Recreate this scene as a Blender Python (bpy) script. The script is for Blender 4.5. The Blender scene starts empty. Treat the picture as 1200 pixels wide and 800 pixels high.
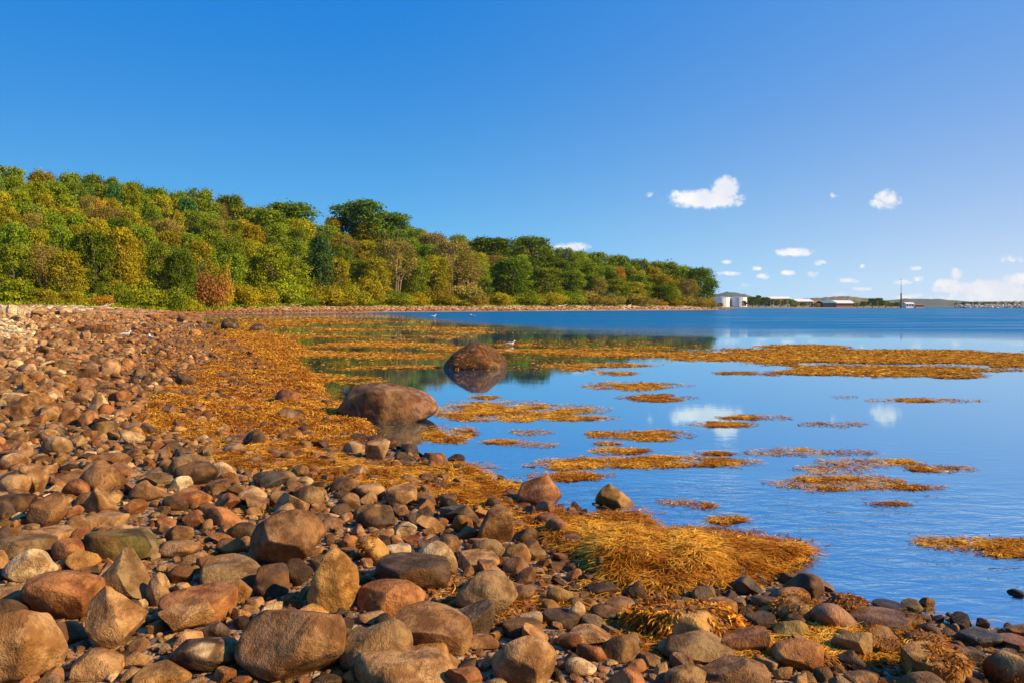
import bpy, bmesh, math, random
import numpy as np
from mathutils import Vector, Matrix

random.seed(7)
RNG = np.random.default_rng(7)
F = 933.33          # pixels per unit tangent at a picture width of 1200
EYE = 1.70
SC = bpy.context.scene
COL = SC.collection

# ------------------------------------------------------------------ helpers
def tag(o, label=None, cat=None, group=None, kind=None):
    if label: o['label'] = label
    if cat: o['category'] = cat
    if group: o['group'] = group
    if kind: o['kind'] = kind
    return o

def mesh_np(name, V, Fc, mat, smooth=True, tint=None, attrs=None, uv=None):
    """V (n,3); Fc (m,k) with k = 3 or 4"""
    V = np.asarray(V, dtype=np.float32); Fc = np.asarray(Fc, dtype=np.int32)
    me = bpy.data.meshes.new(name)
    m, k = Fc.shape
    me.vertices.add(len(V)); me.vertices.foreach_set('co', V.ravel())
    me.loops.add(m * k); me.loops.foreach_set('vertex_index', Fc.ravel())
    me.polygons.add(m)
    me.polygons.foreach_set('loop_start', np.arange(0, m * k, k, dtype=np.int32))
    me.polygons.foreach_set('loop_total', np.full(m, k, dtype=np.int32))
    me.polygons.foreach_set('use_smooth', np.full(m, smooth, dtype=bool))
    me.update(calc_edges=True)
    if tint is not None:
        t = np.ones((len(V), 4), dtype=np.float32); t[:, :3] = tint
        a = me.color_attributes.new('tint', 'FLOAT_COLOR', 'POINT'); a.data.foreach_set('color', t.ravel())
    for k_, v_ in (attrs or {}).items():
        a = me.attributes.new(k_, 'FLOAT', 'POINT'); a.data.foreach_set('value', np.asarray(v_, dtype=np.float32))
    if mat: me.materials.append(mat)
    return me

def link(name, me, parent=None, loc=(0, 0, 0), scale=(1, 1, 1), rz=0.0):
    o = bpy.data.objects.new(name, me); COL.objects.link(o)
    o.location = loc; o.scale = scale; o.rotation_euler = (0, 0, rz)
    if parent: o.parent = parent
    return o

def empty(name, loc, rz=0.0):
    return link(name, None, None, loc, (1, 1, 1), rz)

def sstep(a, b, x):
    t = np.clip((np.asarray(x, dtype=float) - a) / (b - a), 0, 1)
    return t * t * (3 - 2 * t)

def _hash(ix, iy, iz):
    h = (ix.astype(np.int64) * 374761393 + iy.astype(np.int64) * 668265263 + iz.astype(np.int64) * 2147483647 * 3) & 0x7fffffff
    h = (h ^ (h >> 13)) * 1274126177 & 0x7fffffff
    h = h ^ (h >> 16)
    return (h & 0xffff) / 65535.0

def vnoise(x, y, z=None):
    x = np.asarray(x, dtype=float); y = np.asarray(y, dtype=float)
    z = np.zeros_like(x) if z is None else np.asarray(z, dtype=float)
    xi = np.floor(x); yi = np.floor(y); zi = np.floor(z)
    fx = x - xi; fy = y - yi; fz = z - zi
    fx = fx * fx * (3 - 2 * fx); fy = fy * fy * (3 - 2 * fy); fz = fz * fz * (3 - 2 * fz)
    r = 0
    for dx in (0, 1):
        for dy in (0, 1):
            for dz in (0, 1):
                w = (fx if dx else 1 - fx) * (fy if dy else 1 - fy) * (fz if dz else 1 - fz)
                r = r + w * _hash(xi + dx, yi + dy, zi + dz)
    return r

def fbm(x, y, z=None, o=4):
    x = np.asarray(x, dtype=float); y = np.asarray(y, dtype=float)
    z = np.zeros_like(x) if z is None else np.asarray(z, dtype=float)
    r = 0; a = .5; s = 1.0; tot = 0
    for i in range(o):
        r = r + a * vnoise(x * s + 17.3 * i, y * s + 9.1 * i, z * s + 3.7 * i); tot += a
        a *= .5; s *= 2.03
    return r / tot

def water_pt(px, py):                       # point on the water plane seen at that place of the photograph
    Y = EYE * F / (py - 360.0)
    return ((px - 600.0) / F * Y, Y)

def at_depth(px, Y):
    return ((px - 600.0) / F * Y, Y)

def to_px(X, Y, Z):
    return 600 + X / Y * F, 360 - (Z - EYE) / Y * F

# ------------------------------------------------------------------ terrain
near = [(1200, 742), (1120, 738), (1060, 722), (1000, 706), (930, 684), (850, 664), (760, 640), (700, 612), (640, 587),
        (590, 564), (530, 548), (506, 541), (478, 527), (436, 514), (405, 500), (382, 478), (350, 452), (310, 425), (275, 402), (250, 386), (240, 377)]
WP = [water_pt(*p) for p in near]
WP += [(-50, 128), (-60, 150), (-66, 170)]
WP += [at_depth(*p) for p in [(250, 187), (300, 205), (400, 238), (500, 280), (600, 325), (700, 370), (800, 415), (850, 440)]]
WP += [(126, 443), (128, 446), (116, 452), (110, 500), (60, 700), (60, 1000), (240, 1000), (400, 1003), (520, 1000), (545, 1015), (620, 1500), (700, 2600), (20000, 2600),
       (20000, -400), (60, -200), (14, -5), (7.5, 0.6), (4.2, 3.0)]
WP = np.array(WP)
TL = [at_depth(*p) for p in [(-400, 112), (-150, 124), (0, 138), (100, 150), (200, 172), (250, 200), (300, 222), (400, 262), (500, 305), (600, 350), (700, 397), (800, 443), (834, 460)]]
TP = np.array(TL + [(110, 540), (50, 720), (-900, 900), (-900, 80)])

def sdist(X, Y, P):                         # >0 inside the polygon P
    X = np.asarray(X, dtype=float); Y = np.asarray(Y, dtype=float)
    d2 = np.full(X.shape, 1e18); ins = np.zeros(X.shape, dtype=bool)
    n = len(P)
    for i in range(n):
        ax, ay = P[i]; bx, by = P[(i + 1) % n]
        ex, ey = bx - ax, by - ay
        t = np.clip(((X - ax) * ex + (Y - ay) * ey) / (ex * ex + ey * ey), 0, 1)
        dx = X - ax - t * ex; dy = Y - ay - t * ey
        d2 = np.minimum(d2, dx * dx + dy * dy)
        if ay != by:
            c = ((ay > Y) != (by > Y)) & (X < ex * (Y - ay) / ey + ax)
            ins ^= c
    d = np.sqrt(d2)
    return np.where(ins, d, -d)

def height(X, Y, full=False):
    X = np.asarray(X, dtype=float); Y = np.asarray(Y, dtype=float)
    s = -sdist(X, Y, WP)
    t = sdist(X, Y, TP)
    wob = (fbm(X * .35 + 3, Y * .35) - .5)
    land = np.interp(s, [0, 3, 6, 12, 20, 45, 90], [0, .16, .34, .82, 1.28, 1.50, 1.6])
    land = land * (1 + (.22 + .78 * sstep(150, 330, 600 + X / np.maximum(Y, 1) * F)) * sstep(80, 150, Y))
    far = sstep(700, 900, Y)
    land = land * (1 - far) + far * np.interp(s, [0, 15, 60, 300], [0, 1.2, 2.0, 3.5])
    sea = -np.interp(-s, [0, 3, 10, 40, 200], [0, .16, .55, 1.8, 6])
    h = np.where(s > 0, land, sea)
    h = h + wob * .16 * sstep(-6, 2, s) * (1 - far) * (1 - sstep(60, 100, Y) * .6) * np.clip(np.abs(s) / 1.2, 0.25, 1)
    az = np.clip(X / np.maximum(Y, 1) * F + 600, -500, 1200)
    HG = np.interp(az, [-300, 0, 100, 200, 300, 430, 500, 600, 700, 800, 840], [27, 27, 25, 22, 20, 22, 17, 15, 11, 7, 3])
    hill = np.where(t > 0, .5 * sstep(0, 5, t) + HG * sstep(4, 95, t) * (1 - sstep(150, 420, t) * .3), 0)
    h = h + hill * sstep(0, 14, s)
    if full: return h, s, t
    return h

def ground_at(px, py):                      # first point of the ground seen at that place of the photograph
    Y = 1.5
    while Y < 400:
        X = (px - 600) / F * Y
        z = EYE - (py - 360) / F * Y
        if z <= max(0.0, float(height(X, Y))): break
        Y *= 1.01
    return X, Y, float(height(X, Y))
# ------------------------------------------------------------------ what the photograph shows
# stones: x0, y0, x1, y1 in the photograph, tone, flags (w weed, m moss, a angular, s slab, r round), label, short name as a landmark
STONES = [
(-34,706,71,808,'tan','r','very large smooth tan boulder cut off by the left corner of the foreground','the boulder in the left corner'),
(30,667,112,730,'rust','r','rounded rust brown boulder just above the smooth corner boulder','the rounded rust brown boulder'),
(5,640,64,686,'pale','r','rounded stone with a whitish top left of the grey wedge boulder','the whitish topped stone'),
(111,639,181,712,'grey','a','tall grey brown wedge shaped boulder with a blunt peak','the tall grey wedge boulder'),
(98,685,167,765,'tan','a','peaked tan boulder standing in front of the grey wedge boulder','the peaked tan boulder'),
(81,758,147,800,'tan','r','low rounded tan stone in front of the peaked tan boulder',''),
(200,744,284,792,'dark','r','dark brown oval boulder with a pale patch near the bottom edge','the dark oval boulder'),
(103,616,188,660,'moss','ms','flattened boulder covered in dark green moss','the mossy flattened boulder'),
(35,577,79,617,'brown','a','blocky brown stone leaning left above the mossy boulder','the blocky brown stone'),
(92,537,145,577,'brown','r','rough brown boulder above the tan peaked stone of the mid beach','the rough brown boulder'),
(96,567,142,603,'tan','a','tan stone with a peak directly below the rough brown boulder',''),
(0,554,35,584,'tan','r','smooth tan oval stone at the left edge above the blocky brown stone',''),
(17,544,54,580,'tan','a','long tan stone leaning behind the smooth oval at the left edge',''),
(204,539,256,570,'dark','r','dark rounded stone with a pale neighbour on its right','the dark rounded stone'),
(243,540,275,564,'pale','r','pale stone tucked behind the dark rounded stone',''),
(187,690,270,737,'rust','s','low reddish slab lying behind the angular split stone',''),
(190,702,250,747,'tan','a','angular split stone with one dark flat face','the angular split stone'),
(184,630,236,657,'brown','r','low brown mossy stone right of the dark green mossy boulder',''),
(252,628,292,653,'rust','r','squat rust coloured stone left of the big domed boulder',''),
(235,654,312,692,'grey','s','long grey slab sloping down below the squat rust stone','the long sloping grey slab'),
(248,676,297,707,'gold','a','rough golden brown cobble in front of the long sloping slab','the rough golden cobble'),
(196,661,228,686,'brown','r','roundish brown cobble at the left end of the long sloping slab',''),
(60,629,103,659,'rust','r','rust coloured cobble left of the mossy flattened boulder',''),
(27,616,86,640,'tan','s','flat tan stone above the rust cobble and left of the moss',''),
(0,632,64,654,'grey','s','grey brown slab at the left edge behind the whitish topped stone',''),
(171,665,201,711,'pink','r','pinkish stone pressed against the right side of the grey wedge boulder',''),
(-6,686,32,712,'brown','s','brown slab at the left edge behind the corner boulder',''),
(200,572,246,592,'rust','s','reddish flat stone below the dark rounded stone',''),
(152,562,188,589,'brown','a','brown angular stone with a dark hollow right of the peaked mid beach stone',''),
(73,560,106,582,'rust','r','orange and black cobble left of the peaked mid beach stone',''),
(48,510,83,533,'grey','r','grey stone with a sunlit white cap on the upper left beach','the white capped grey stone'),
(0,530,30,554,'tan','r','tan cobble at the left edge below the white capped stone',''),
(139,502,168,521,'pale','a','pale cream angular stone catching the sun on the mid beach','the pale cream stone'),
(104,459,127,484,'pale','a','pale triangular stone standing upright on the mid beach','the pale triangular stone'),
(0,578,41,604,'dark','s','dark low stone at the left edge beside the blocky brown stone',''),
(101,600,150,621,'tan','s','broken tan stone lying on the back of the mossy boulder',''),
(161,786,225,812,'gold','s','golden brown slab cut off by the bottom edge left of centre',''),
(292,597,382,666,'brown','r','big domed brown boulder in the middle of the left foreground','the big domed brown boulder'),
(322,575,364,607,'tan','a','blocky tan stone perched behind the big domed boulder','the blocky tan stone'),
(344,568,380,598,'grey','r','speckled grey stone right of the blocky tan stone',''),
(278,570,315,595,'pink','r','pinkish brown stone left of the blocky tan stone',''),
(361,641,421,718,'gold','r','upright egg shaped golden brown boulder with pale flanks','the golden egg boulder'),
(335,654,368,690,'dark','a','dark angular stone between the domed boulder and the golden egg boulder',''),
(277,707,408,800,'brown','a','largest boulder in the foreground with a dark shaded left face','the largest foreground boulder'),
(397,723,484,794,'grey','r','grey domed boulder right of the largest foreground boulder','the grey domed boulder'),
(466,710,554,772,'brown','s','sloping brown boulder slab right of the grey domed boulder','the sloping brown slab'),
(418,678,498,721,'rust','r','low brown boulder with a dark left end below the flat topped stone',''),
(439,651,528,696,'dark','s','dark brown flat topped boulder with rust flecks','the dark flat topped boulder'),
(488,632,537,676,'pale','r','pinkish white topped stone behind the dark flat topped boulder','the pinkish white stone'),
(418,592,464,620,'dark','r','dark stone in shadow left of the bluish stone','the dark shadowed stone'),  # the shadow on this stone is put into its dark tone
(417,625,457,662,'gold','aw','golden stone with weed hanging on its left side',''),
(451,638,482,653,'pale','s','small pale yellow slab behind the dark flat topped boulder',''),
(416,776,540,818,'tan','s','wide tan slab cut off by the bottom edge below the grey dome','the wide tan slab'),
(484,751,526,778,'gold','r','smooth golden tan stone in front of the sloping brown slab',''),
(394,576,423,597,'brown','r','brown cobble right of the speckled grey stone',''),
(416,566,452,587,'tan','r','tan cobble at the lower edge of the orange weed bed',''),
(452,569,489,594,'tan','s','two toned oval stone beside the orange weed bed',''),
(270,611,302,633,'dark','r','dark stone touching the left side of the domed brown boulder',''),
(515,591,551,612,'slate','s','bluish dark slab in the shade among small stones','the bluish dark slab'),
(534,667,607,728,'grey','r','smooth grey domed boulder left of centre of the gravel patch','the smooth grey dome'),
(576,743,653,808,'tan','r','pale crowned boulder at the bottom edge near the centre','the pale crowned boulder'),
(529,704,580,749,'dark','a','rough dark brown stone in front of the smooth grey dome',''),
(560,592,607,639,'brown','a','upright wedge of brown rock with a pale right face','the upright brown wedge'),
(605,556,659,596,'rust','r','rounded rust rock at the edge of the water behind the wedge','the rounded rust rock at the waterline'),
(695,566,743,594,'gold','a','small cone shaped rock standing alone in shallow water','the small cone rock in the shallows'),
(552,629,590,660,'grey','r','grey cobble below the upright brown wedge',''),
(536,646,586,671,'tan','s','flat tan stone on top of the smooth grey dome side',''),
(518,590,563,617,'dark','a','dark angular stone left of the upright brown wedge',''),
(589,637,623,660,'gold','s','yellowish oval stone right of the grey cobble under the wedge',''),
(650,626,693,648,'brown','rw','brown stone fringed with orange weed near the golden mound',''),
(640,686,673,708,'olive','r','yellow green smooth pebble lying in the gravel patch','the yellow green pebble'),
(664,702,687,731,'pale','a','small pale stone standing on end in the gravel patch',''),
(687,681,727,702,'dark','a','dark chipped stone right of the yellow green pebble',''),
(695,649,725,677,'brown','a','brown stone at the lower edge of the golden weed mound',''),
(706,702,745,723,'brown','s','thin brown slab behind the broad weedy boulder',''),
(636,715,681,738,'dark','s','dark flat stone below the yellow green pebble',''),
(666,735,716,757,'tan','a','tan broken slab in the middle of the gravel patch',''),
(662,771,699,796,'pale','r','pale rounded cobble right of the pale crowned boulder',''),
(588,725,637,749,'dark','s','dark brown slab just behind the pale crowned boulder',''),
(736,707,860,758,'gold','rw','broad low boulder overgrown with rust weed on its left','the broad weedy boulder'),
(770,744,861,780,'grey','r','smooth grey brown boulder in front of the broad weedy boulder','the smooth grey brown boulder'),
(816,769,906,810,'brown','a','brown peaked boulder cut off by the bottom edge right of centre','the brown peaked boulder'),
(905,749,970,789,'rust','r','rust brown oval boulder with a flecked surface','the rust brown oval boulder'),
(904,697,956,732,'gold','rw','round golden stone with its left half covered in weed','the half weedy golden stone'),
(814,698,866,729,'brown','s','brown rounded slab behind the broad weedy boulder right end',''),
(794,667,842,693,'brown','a','blocky brown stone at the near edge of the golden weed mound','the blocky stone by the mound'),
(857,673,891,700,'slate','a','dark bluish angular stone at the edge of the water','the dark bluish stone'),
(908,669,941,687,'dark','a','small dark stone standing alone just offshore of the bluish stone',''),
(869,719,908,738,'dark','s','thin dark slab below the dark bluish stone',''),
(905,725,951,750,'olive','a','olive brown angular stone below the half weedy golden stone',''),
(966,694,1016,729,'weed','rw','round stone wholly wrapped in brown weed at the waterline','the stone wrapped in brown weed'),
(976,736,1022,774,'grey','a','light grey squared block with weed on its right shoulder','the light grey squared block'),
(1013,735,1055,771,'brown','aw','brown weedy stone pressed against the light grey block',''),
(997,718,1066,748,'brown','s','smooth brown slab behind the light grey block','the smooth brown slab'),
(1022,707,1060,721,'dark','s','flat dark slab at the edge of the water near the perched stone',''),
(1056,703,1081,719,'olive','s','small flat stone perched on the shore stones against the water','the perched flat stone'),
(1046,716,1079,743,'brown','rw','brown stone right under the perched flat stone',''),
(1062,739,1108,765,'rust','rw','rust weed fringed stone right of the smooth brown slab',''),
(1121,740,1171,759,'slate','s','dark flat stone lying in shallow water near the right edge','the dark flat stone in the shallows'),
(1172,744,1214,764,'rust','s','rust slab at the right edge of the picture',''),
(1178,727,1218,750,'rust','a','rust red pyramid shaped rock at the right edge by the water','the rust red pyramid rock'),
(1160,763,1214,812,'grey','aw','grey weedy rock in the right bottom corner','the rock in the right corner'),
(1062,759,1134,808,'gold','sw','large sloping golden boulder covered in weed near the right corner','the large weedy sloping boulder'),
(988,787,1030,808,'brown','r','brown stone cut off by the bottom edge below the grey block',''),
(1109,755,1132,768,'brown','r','small brown stone between the weedy boulder and the shallows',''),
(519,401,598,433,'weed','rw','lone dark pointed boulder standing in the calm water far from shore','the lone boulder in the water'),
(397,447,514,495,'lone','r','great smooth brown boulder lying at the water edge of the weed bed','the great smooth boulder at the water edge'),
(428,513,458,541,'pink','a','pinkish stone leaning below the great smooth boulder',''),
(401,516,431,535,'pink','r','pale pink stone left of the leaning pinkish one below the great boulder',''),
(496,529,523,540,'gold','r','low golden stone in the water below the great smooth boulder',''),
(524,531,545,541,'dark','r','small dark stone in the water right of the low golden stone',''),
(295,552,338,574,'slate','a','dark bluish angular stone behind the pinkish brown stone',''),
(347,558,367,573,'white','r','small bright white stone beside the orange weed bed','the bright white stone'),
(388,557,422,580,'brown','r','brown stone half buried in the lower weed bed',''),
(284,503,311,526,'dark','a','dark stone sitting in the middle of the orange weed bed','the dark stone in the weed bed'),
(292,379,313,388,'dark','s','low dark rock in the far flooded weed field right of the pyramid rock',''),
(259,373,279,385,'dark','a','dark pyramid rock in the far flooded weed field','the far pyramid rock'),
(91,381,126,394,'dark','sw','long dark weedy rock on the far part of the beach','the long dark far rock'),
(204,436,229,456,'dark','a','dark split stone at the left edge of the orange weed bed','the dark split stone'),
(118,420,142,441,'pink','r','broad pinkish stone on the upper beach left of the weed bed','the broad pinkish stone'),
(6,357,24,371,'white','a','tallest white rock of the heap at the far left','the tallest white rock'),
(24,361,40,372,'white','a','white rock on the right of the tallest one in the far heap',''),
(-8,362,8,376,'pale','a','pale rock at the left edge of the far white heap',''),
(36,361,54,373,'grey','a','grey rock at the right end of the far white heap',''),
(12,369,34,379,'pink','a','pinkish rock at the front of the far white heap',''),
]
# trees and shrubs: centre x, top y, width, kind, distance behind the tree line, label, landmark
TREES = [
(10,193,48,'G',74,'tall mid green tree on the ridge at the left edge of the photograph','the ridge tree at the left edge'),
(44,196,36,'Y',72,'',''),(78,199,36,'G',72,'',''),(104,200,30,'D',74,'',''),(126,204,24,'D',70,'',''),(152,209,28,'D',70,'',''),
(178,216,40,'D',72,'',''),(205,221,30,'G',70,'',''),(232,218,46,'G',66,'broad green crown rising on the ridge left of the two dark ones','the broad green ridge crown'),
(267,225,38,'D',66,'',''),(296,240,40,'G',52,'',''),
(336,234,72,'D',56,'very broad dark green domed crown on the skyline','the broad dark domed tree'),
(424,232,68,'E',50,'tallest dark tree in the forest middle with ragged branches on its left','the tall ragged dark tree'),
(462,246,50,'E',50,'dark green tree joined to the right flank of the tall ragged one',''),
(388,252,20,'A',56,'small golden crown showing between the two big dark trees',''),
(488,266,30,'G',44,'',''),(506,271,40,'P',34,'',''),(537,273,28,'G',44,'',''),
(576,276,62,'D',16,'big dark round tree reaching down to the shrubs near the forest middle','the big dark round tree'),
(623,275,52,'D',16,'full dark green tree right of the big dark round one','the second dark round tree'),
(661,289,38,'G',26,'',''),(678,292,28,'G',34,'',''),(700,294,36,'G',34,'',''),(726,297,32,'D',34,'',''),(750,302,36,'G',30,'',''),(776,304,46,'G',26,'',''),
(800,310,36,'G',22,'',''),(820,312,38,'D',11,'rounded dark green tree at the very tip of the wooded point','the round tree at the tip'),
(60,214,50,'G',56,'',''),(96,212,28,'T',56,'',''),(116,231,22,'O',48,'small orange crown high on the left slope','the small orange crown'),
(129,212,26,'T',56,'',''),(146,211,28,'L',58,'bright yellow green crown near the ridge on the left','the bright yellow green crown'),
(30,235,58,'G',44,'',''),(76,240,50,'Y',42,'',''),(130,240,44,'P',40,'',''),(150,245,34,'Y',42,'',''),(20,262,44,'D',28,'',''),(62,262,46,'G',26,'',''),(92,262,36,'Y',26,'',''),
(110,266,40,'D',14,'dark shaded tree low on the left slope beside the golden one','the dark shaded tree'),
(142,264,40,'A',13,'golden orange tree beside the dark shaded one','the golden orange tree'),
(165,263,38,'G',15,'',''),(192,255,48,'P',14,'rusty brown thinning tree with pale bare branches','the rusty thinning tree'),
(216,230,36,'T',46,'dark teal green tree high on the slope above the brown ones','the dark teal tree'),
(241,247,40,'G',40,'',''),(252,255,36,'P',24,'pinkish brown nearly bare tree left of the big golden tree',''),
(279,256,46,'A',18,'big golden yellow tree with a rounded right side','the big golden tree'),
(234,280,36,'Y',12,'',''),(312,242,56,'G',22,'',''),(346,254,44,'Y',20,'',''),(340,300,50,'L',8,'',''),
(375,274,40,'T',12,'rounded blue green tree standing between yellow ones','the rounded blue green tree'),
(408,278,30,'P',14,'',''),(429,281,30,'A',14,'',''),
(464,278,54,'P',9,'wide brown tree with a tangle of bare trunks near its foot','the wide brown tree with bare trunks'),
(530,279,52,'P',12,'wide orange brown tree left of the big dark round tree','the wide orange brown tree'),
(508,298,40,'Y',8,'',''),(672,316,30,'G',14,'',''),(699,323,26,'P',10,'',''),
(725,311,20,'O',16,'bright orange crown in the right part of the forest','the bright orange crown'),
(748,315,26,'A',14,'',''),(722,326,34,'G',8,'',''),(742,330,34,'Y',7,'',''),(772,320,38,'Y',12,'',''),(777,333,34,'D',6,'',''),(806,326,26,'P',8,'',''),(791,338,14,'L',4,'',''),
(440,300,34,'Y',8,'',''),(50,285,44,'P',12,'',''),(15,285,44,'G',12,'',''),(78,292,40,'Y',9,'',''),(395,300,30,'Y',10,'',''),(485,300,36,'G',8,'',''),(213,290,30,'D',8,'',''),(645,300,34,'D',20,'',''),(690,305,34,'G',20,'',''),(765,312,30,'A',18,'',''),(318,285,44,'L',9,'',''),
(548,300,40,'P',9,'',''),(600,300,50,'D',10,'',''),(640,312,40,'G',10,'',''),
]
SHRUBS = [
(14,322,62,'L',3,'large yellow green bush at the left edge above the grass bank','the large bush at the left edge'),
(48,334,44,'Y',3,'',''),(116,342,36,'O',2,'low orange bush on the bright grass bank','the low orange bush'),(80,336,40,'Y',3,'',''),
(135,322,40,'G',4,'',''),(166,325,52,'L',4,'',''),(196,331,50,'G',3,'',''),
(246,308,42,'R',3,'tall rust red shrub at the edge of the beach','the rust red shrub'),
(262,303,24,'A',5,'',''),(281,324,42,'A',2,'',''),(306,328,42,'Y',3,'',''),(334,318,50,'L',4,'',''),(374,328,52,'Y',3,'',''),(410,326,48,'Y',3,'',''),
(432,322,44,'A',4,'',''),(456,336,50,'G',3,'',''),(486,341,38,'A',2,'',''),(516,334,46,'Y',3,'',''),(545,330,48,'P',3,'',''),
(563,342,22,'R',2,'small rust red bush left of the golden bush at the beach','the small rust red bush'),
(586,341,36,'A',2,'golden bush on the beach edge under the big dark round tree','the golden bush'),
(613,333,38,'G',3,'',''),(641,339,46,'Y',3,'',''),(668,337,42,'G',3,'',''),(690,339,44,'P',3,'',''),(716,343,36,'P',2,'',''),
(748,343,44,'P',2,'',''),(772,350,20,'O',2,'',''),(790,350,30,'Y',2,'',''),(812,342,36,'P',3,'',''),(828,346,26,'P',2,'',''),(218,345,34,'Y',2,'',''),(355,345,40,'G',2,'',''),(395,345,44,'Y',2,'',''),(430,346,40,'L',2,'',''),(530,348,40,'L',2,'',''),
]
# floating weed patches: centre, half sizes in the photograph, tone 0 rust .. 1 gold, label
PATCHES = [
(742,452,44,4.5,.8,'golden weed patch left of the white cloud reflection'),(770,466,32,4.5,.3,'rusty weed patch just below the golden one left of the cloud reflection'),
(722,437,24,2.2,.8,'thin golden weed streak above the golden patch'),(878,437,40,2,.4,'thin brown weed streak between the cloud reflection and the big mat'),
(590,481,84,10,1,'large golden weed mat right of the great smooth boulder'),(662,490,48,2.5,.9,'narrow golden tail trailing right of the large golden mat'),
(526,510,27,9,.6,'rusty gold weed patch just right of the great smooth boulder foot'),
(708,509,18,4,.6,'small weed patch left of the paired rusty patch'),(765,510,35,5.5,.5,'rusty weed patch with a dark lower edge below the cloud reflection'),
(712,520,14,2,.6,'tiny weed streak under the small weed patch'),(727,528,30,3.5,.8,'golden streak above the longest near weed mat'),
(770,541,88,6,.8,'longest near weed mat stretching toward the right'),(670,544,42,5,.9,'golden weed mat touching the left end of the longest mat'),
(667,558,38,5,.3,'dark rusty weed mat behind the rounded rust rock'),(848,497,30,3,.4,'rusty weed streak crossing the lower cloud reflection'),
(885,489,34,2.5,.6,'weed streak right of the cloud reflection'),(838,531,18,2,.3,'short dark weed streak right of the golden streak'),
(924,530,40,4,.8,'golden brown weed patch left of centre in the right pool'),(1085,469,50,2.2,.6,'long thin weed line under the big golden mat'),
(990,465,14,1.2,.2,'tiny dark weed line near the small cloud reflection'),(977,497,33,2.5,.3,'thin brown weed line below the small dark one'),
(997,530,25,2.5,.3,'brown weed streak right of the golden brown patch'),(1022,541,52,4,.9,'bright golden streak above the curled weed mat'),
(978,549,32,4.5,.8,'golden lobe on top of the curled weed mat'),(985,566,60,8,.7,'curled weed mat in the right pool trailing to the right'),
(1100,549,34,3.5,.5,'patchy brown weed right of the bright golden streak'),(1060,571,40,2,.3,'sparse brown weed trail right of the curled mat'),
(1040,590,20,1.8,.3,'tiny brown weed streak below the curled mat'),(1150,637,70,6,.9,'golden weed mat running out of the right edge'),
(1192,648,34,4,.7,'rusty fringe below the golden mat at the right edge'),(623,506,20,3,.5,'faint weed patch in the middle of the near pool'),
(595,518,22,3,.5,'faint weed patch left of the longest near mat group'),(633,521,18,2.5,.5,'faint weed patch right of its twin in the near pool'),
(568,465,15,1.8,.7,'thin golden streak directly under the lone boulder reflection'),(905,438,10,1.8,.3,'small dark weed clump beside the big mat left end'),
(795,588,16,2.5,.3,'faint brown weed clump off the golden mound'),(820,592,14,3,.4,'small brown weed clump off the golden mound right side'),(850,609,20,3,.5,'weed fringe just behind the golden mound'),
]
# the wide flooded weed field, half sizes in the photograph, density
FIELD = [(330,376,90,4,.9),(420,377,80,2,.55),(300,384,60,5,.8),(440,386,130,3,.7),(560,390,70,2,.5),(330,395,90,4,.9),(470,396,80,2.5,.6),
 (390,404,120,4,.8),(640,403,60,4,.9),(560,409,60,3,.6),(700,403,70,4,.8),(700,413,130,5,1),(620,420,70,5,.9),(330,415,70,5,.9),(430,417,110,4,.9),(790,410,80,5,.9),(800,419,90,4,.8),(870,413,80,5,1),
 (940,407,50,3,.8),(380,428,80,5,.8),(470,430,50,2,.6),(350,443,50,6,.9),(420,446,30,4,.5),(270,392,40,8,.9),(630,432,60,3,.6),(700,428,60,2,.6),(560,424,30,2,.5),
 (990,420,112,9,1.1),(1060,416,150,6,1),(1045,431,98,9,1.1),(1000,430,62,7,1.),(1150,425,85,9,1),(1210,420,70,6,1),(1120,440,30,3,.9),(960,436,50,3,.7)]
# weed lying on the shore: centre, half sizes, density
BEDS = [(235,478,70,38,.9),(300,450,80,45,1),(355,495,85,42,.9),(300,405,60,20,.9),(250,395,40,12,.7),(430,560,62,16,1),(470,545,45,14,.8),(560,572,72,17,1.),(625,602,62,20,.8),(300,530,70,26,.55),
 (700,622,62,22,1.),(800,645,115,34,1.25),(885,637,68,17,1.2),(770,672,60,18,1),(200,420,50,20,.5),(540,545,40,9,.8),(730,600,40,12,.9),(380,540,50,16,.7),(190,500,40,20,.5),(840,672,40,12,.9),(350,470,50,25,.8),(900,745,240,45,.38),(620,705,150,45,.30),(330,620,120,40,.2)]
# ------------------------------------------------------------------ materials
def new_mat(name):
    m = bpy.data.materials.new(name); m.use_nodes = True
    nt = m.node_tree; nt.nodes.clear()
    return m, nt
def N(nt, t, **kw):
    n = nt.nodes.new(t)
    for k, v in kw.items():
        if k.startswith('i_'):
            key = k[2:]
            key = int(key) if key.isdigit() else key.replace('_', ' ')
            n.inputs[key].default_value = v
        else: setattr(n, k, v)
    return n
def L(nt, a, b): nt.links.new(a, b)
def math_n(nt, op, a, b=None, c=None, clamp=False):
    n = nt.nodes.new('ShaderNodeMath'); n.operation = op; n.use_clamp = clamp
    for i, v in enumerate((a, b, c)):
        if v is None: continue
        if isinstance(v, (int, float)): n.inputs[i].default_value = v
        else: nt.links.new(v, n.inputs[i])
    return n.outputs[0]
def mixc(nt, fac, a, b, mode='MIX'):
    n = nt.nodes.new('ShaderNodeMix'); n.data_type = 'RGBA'; n.blend_type = mode
    for i, v in ((0, fac), (6, a), (7, b)):
        if isinstance(v, (int, float)): n.inputs[i].default_value = v
        elif isinstance(v, tuple): n.inputs[i].default_value = (*v, 1)
        else: nt.links.new(v, n.inputs[i])
    return n.outputs[2]
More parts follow.
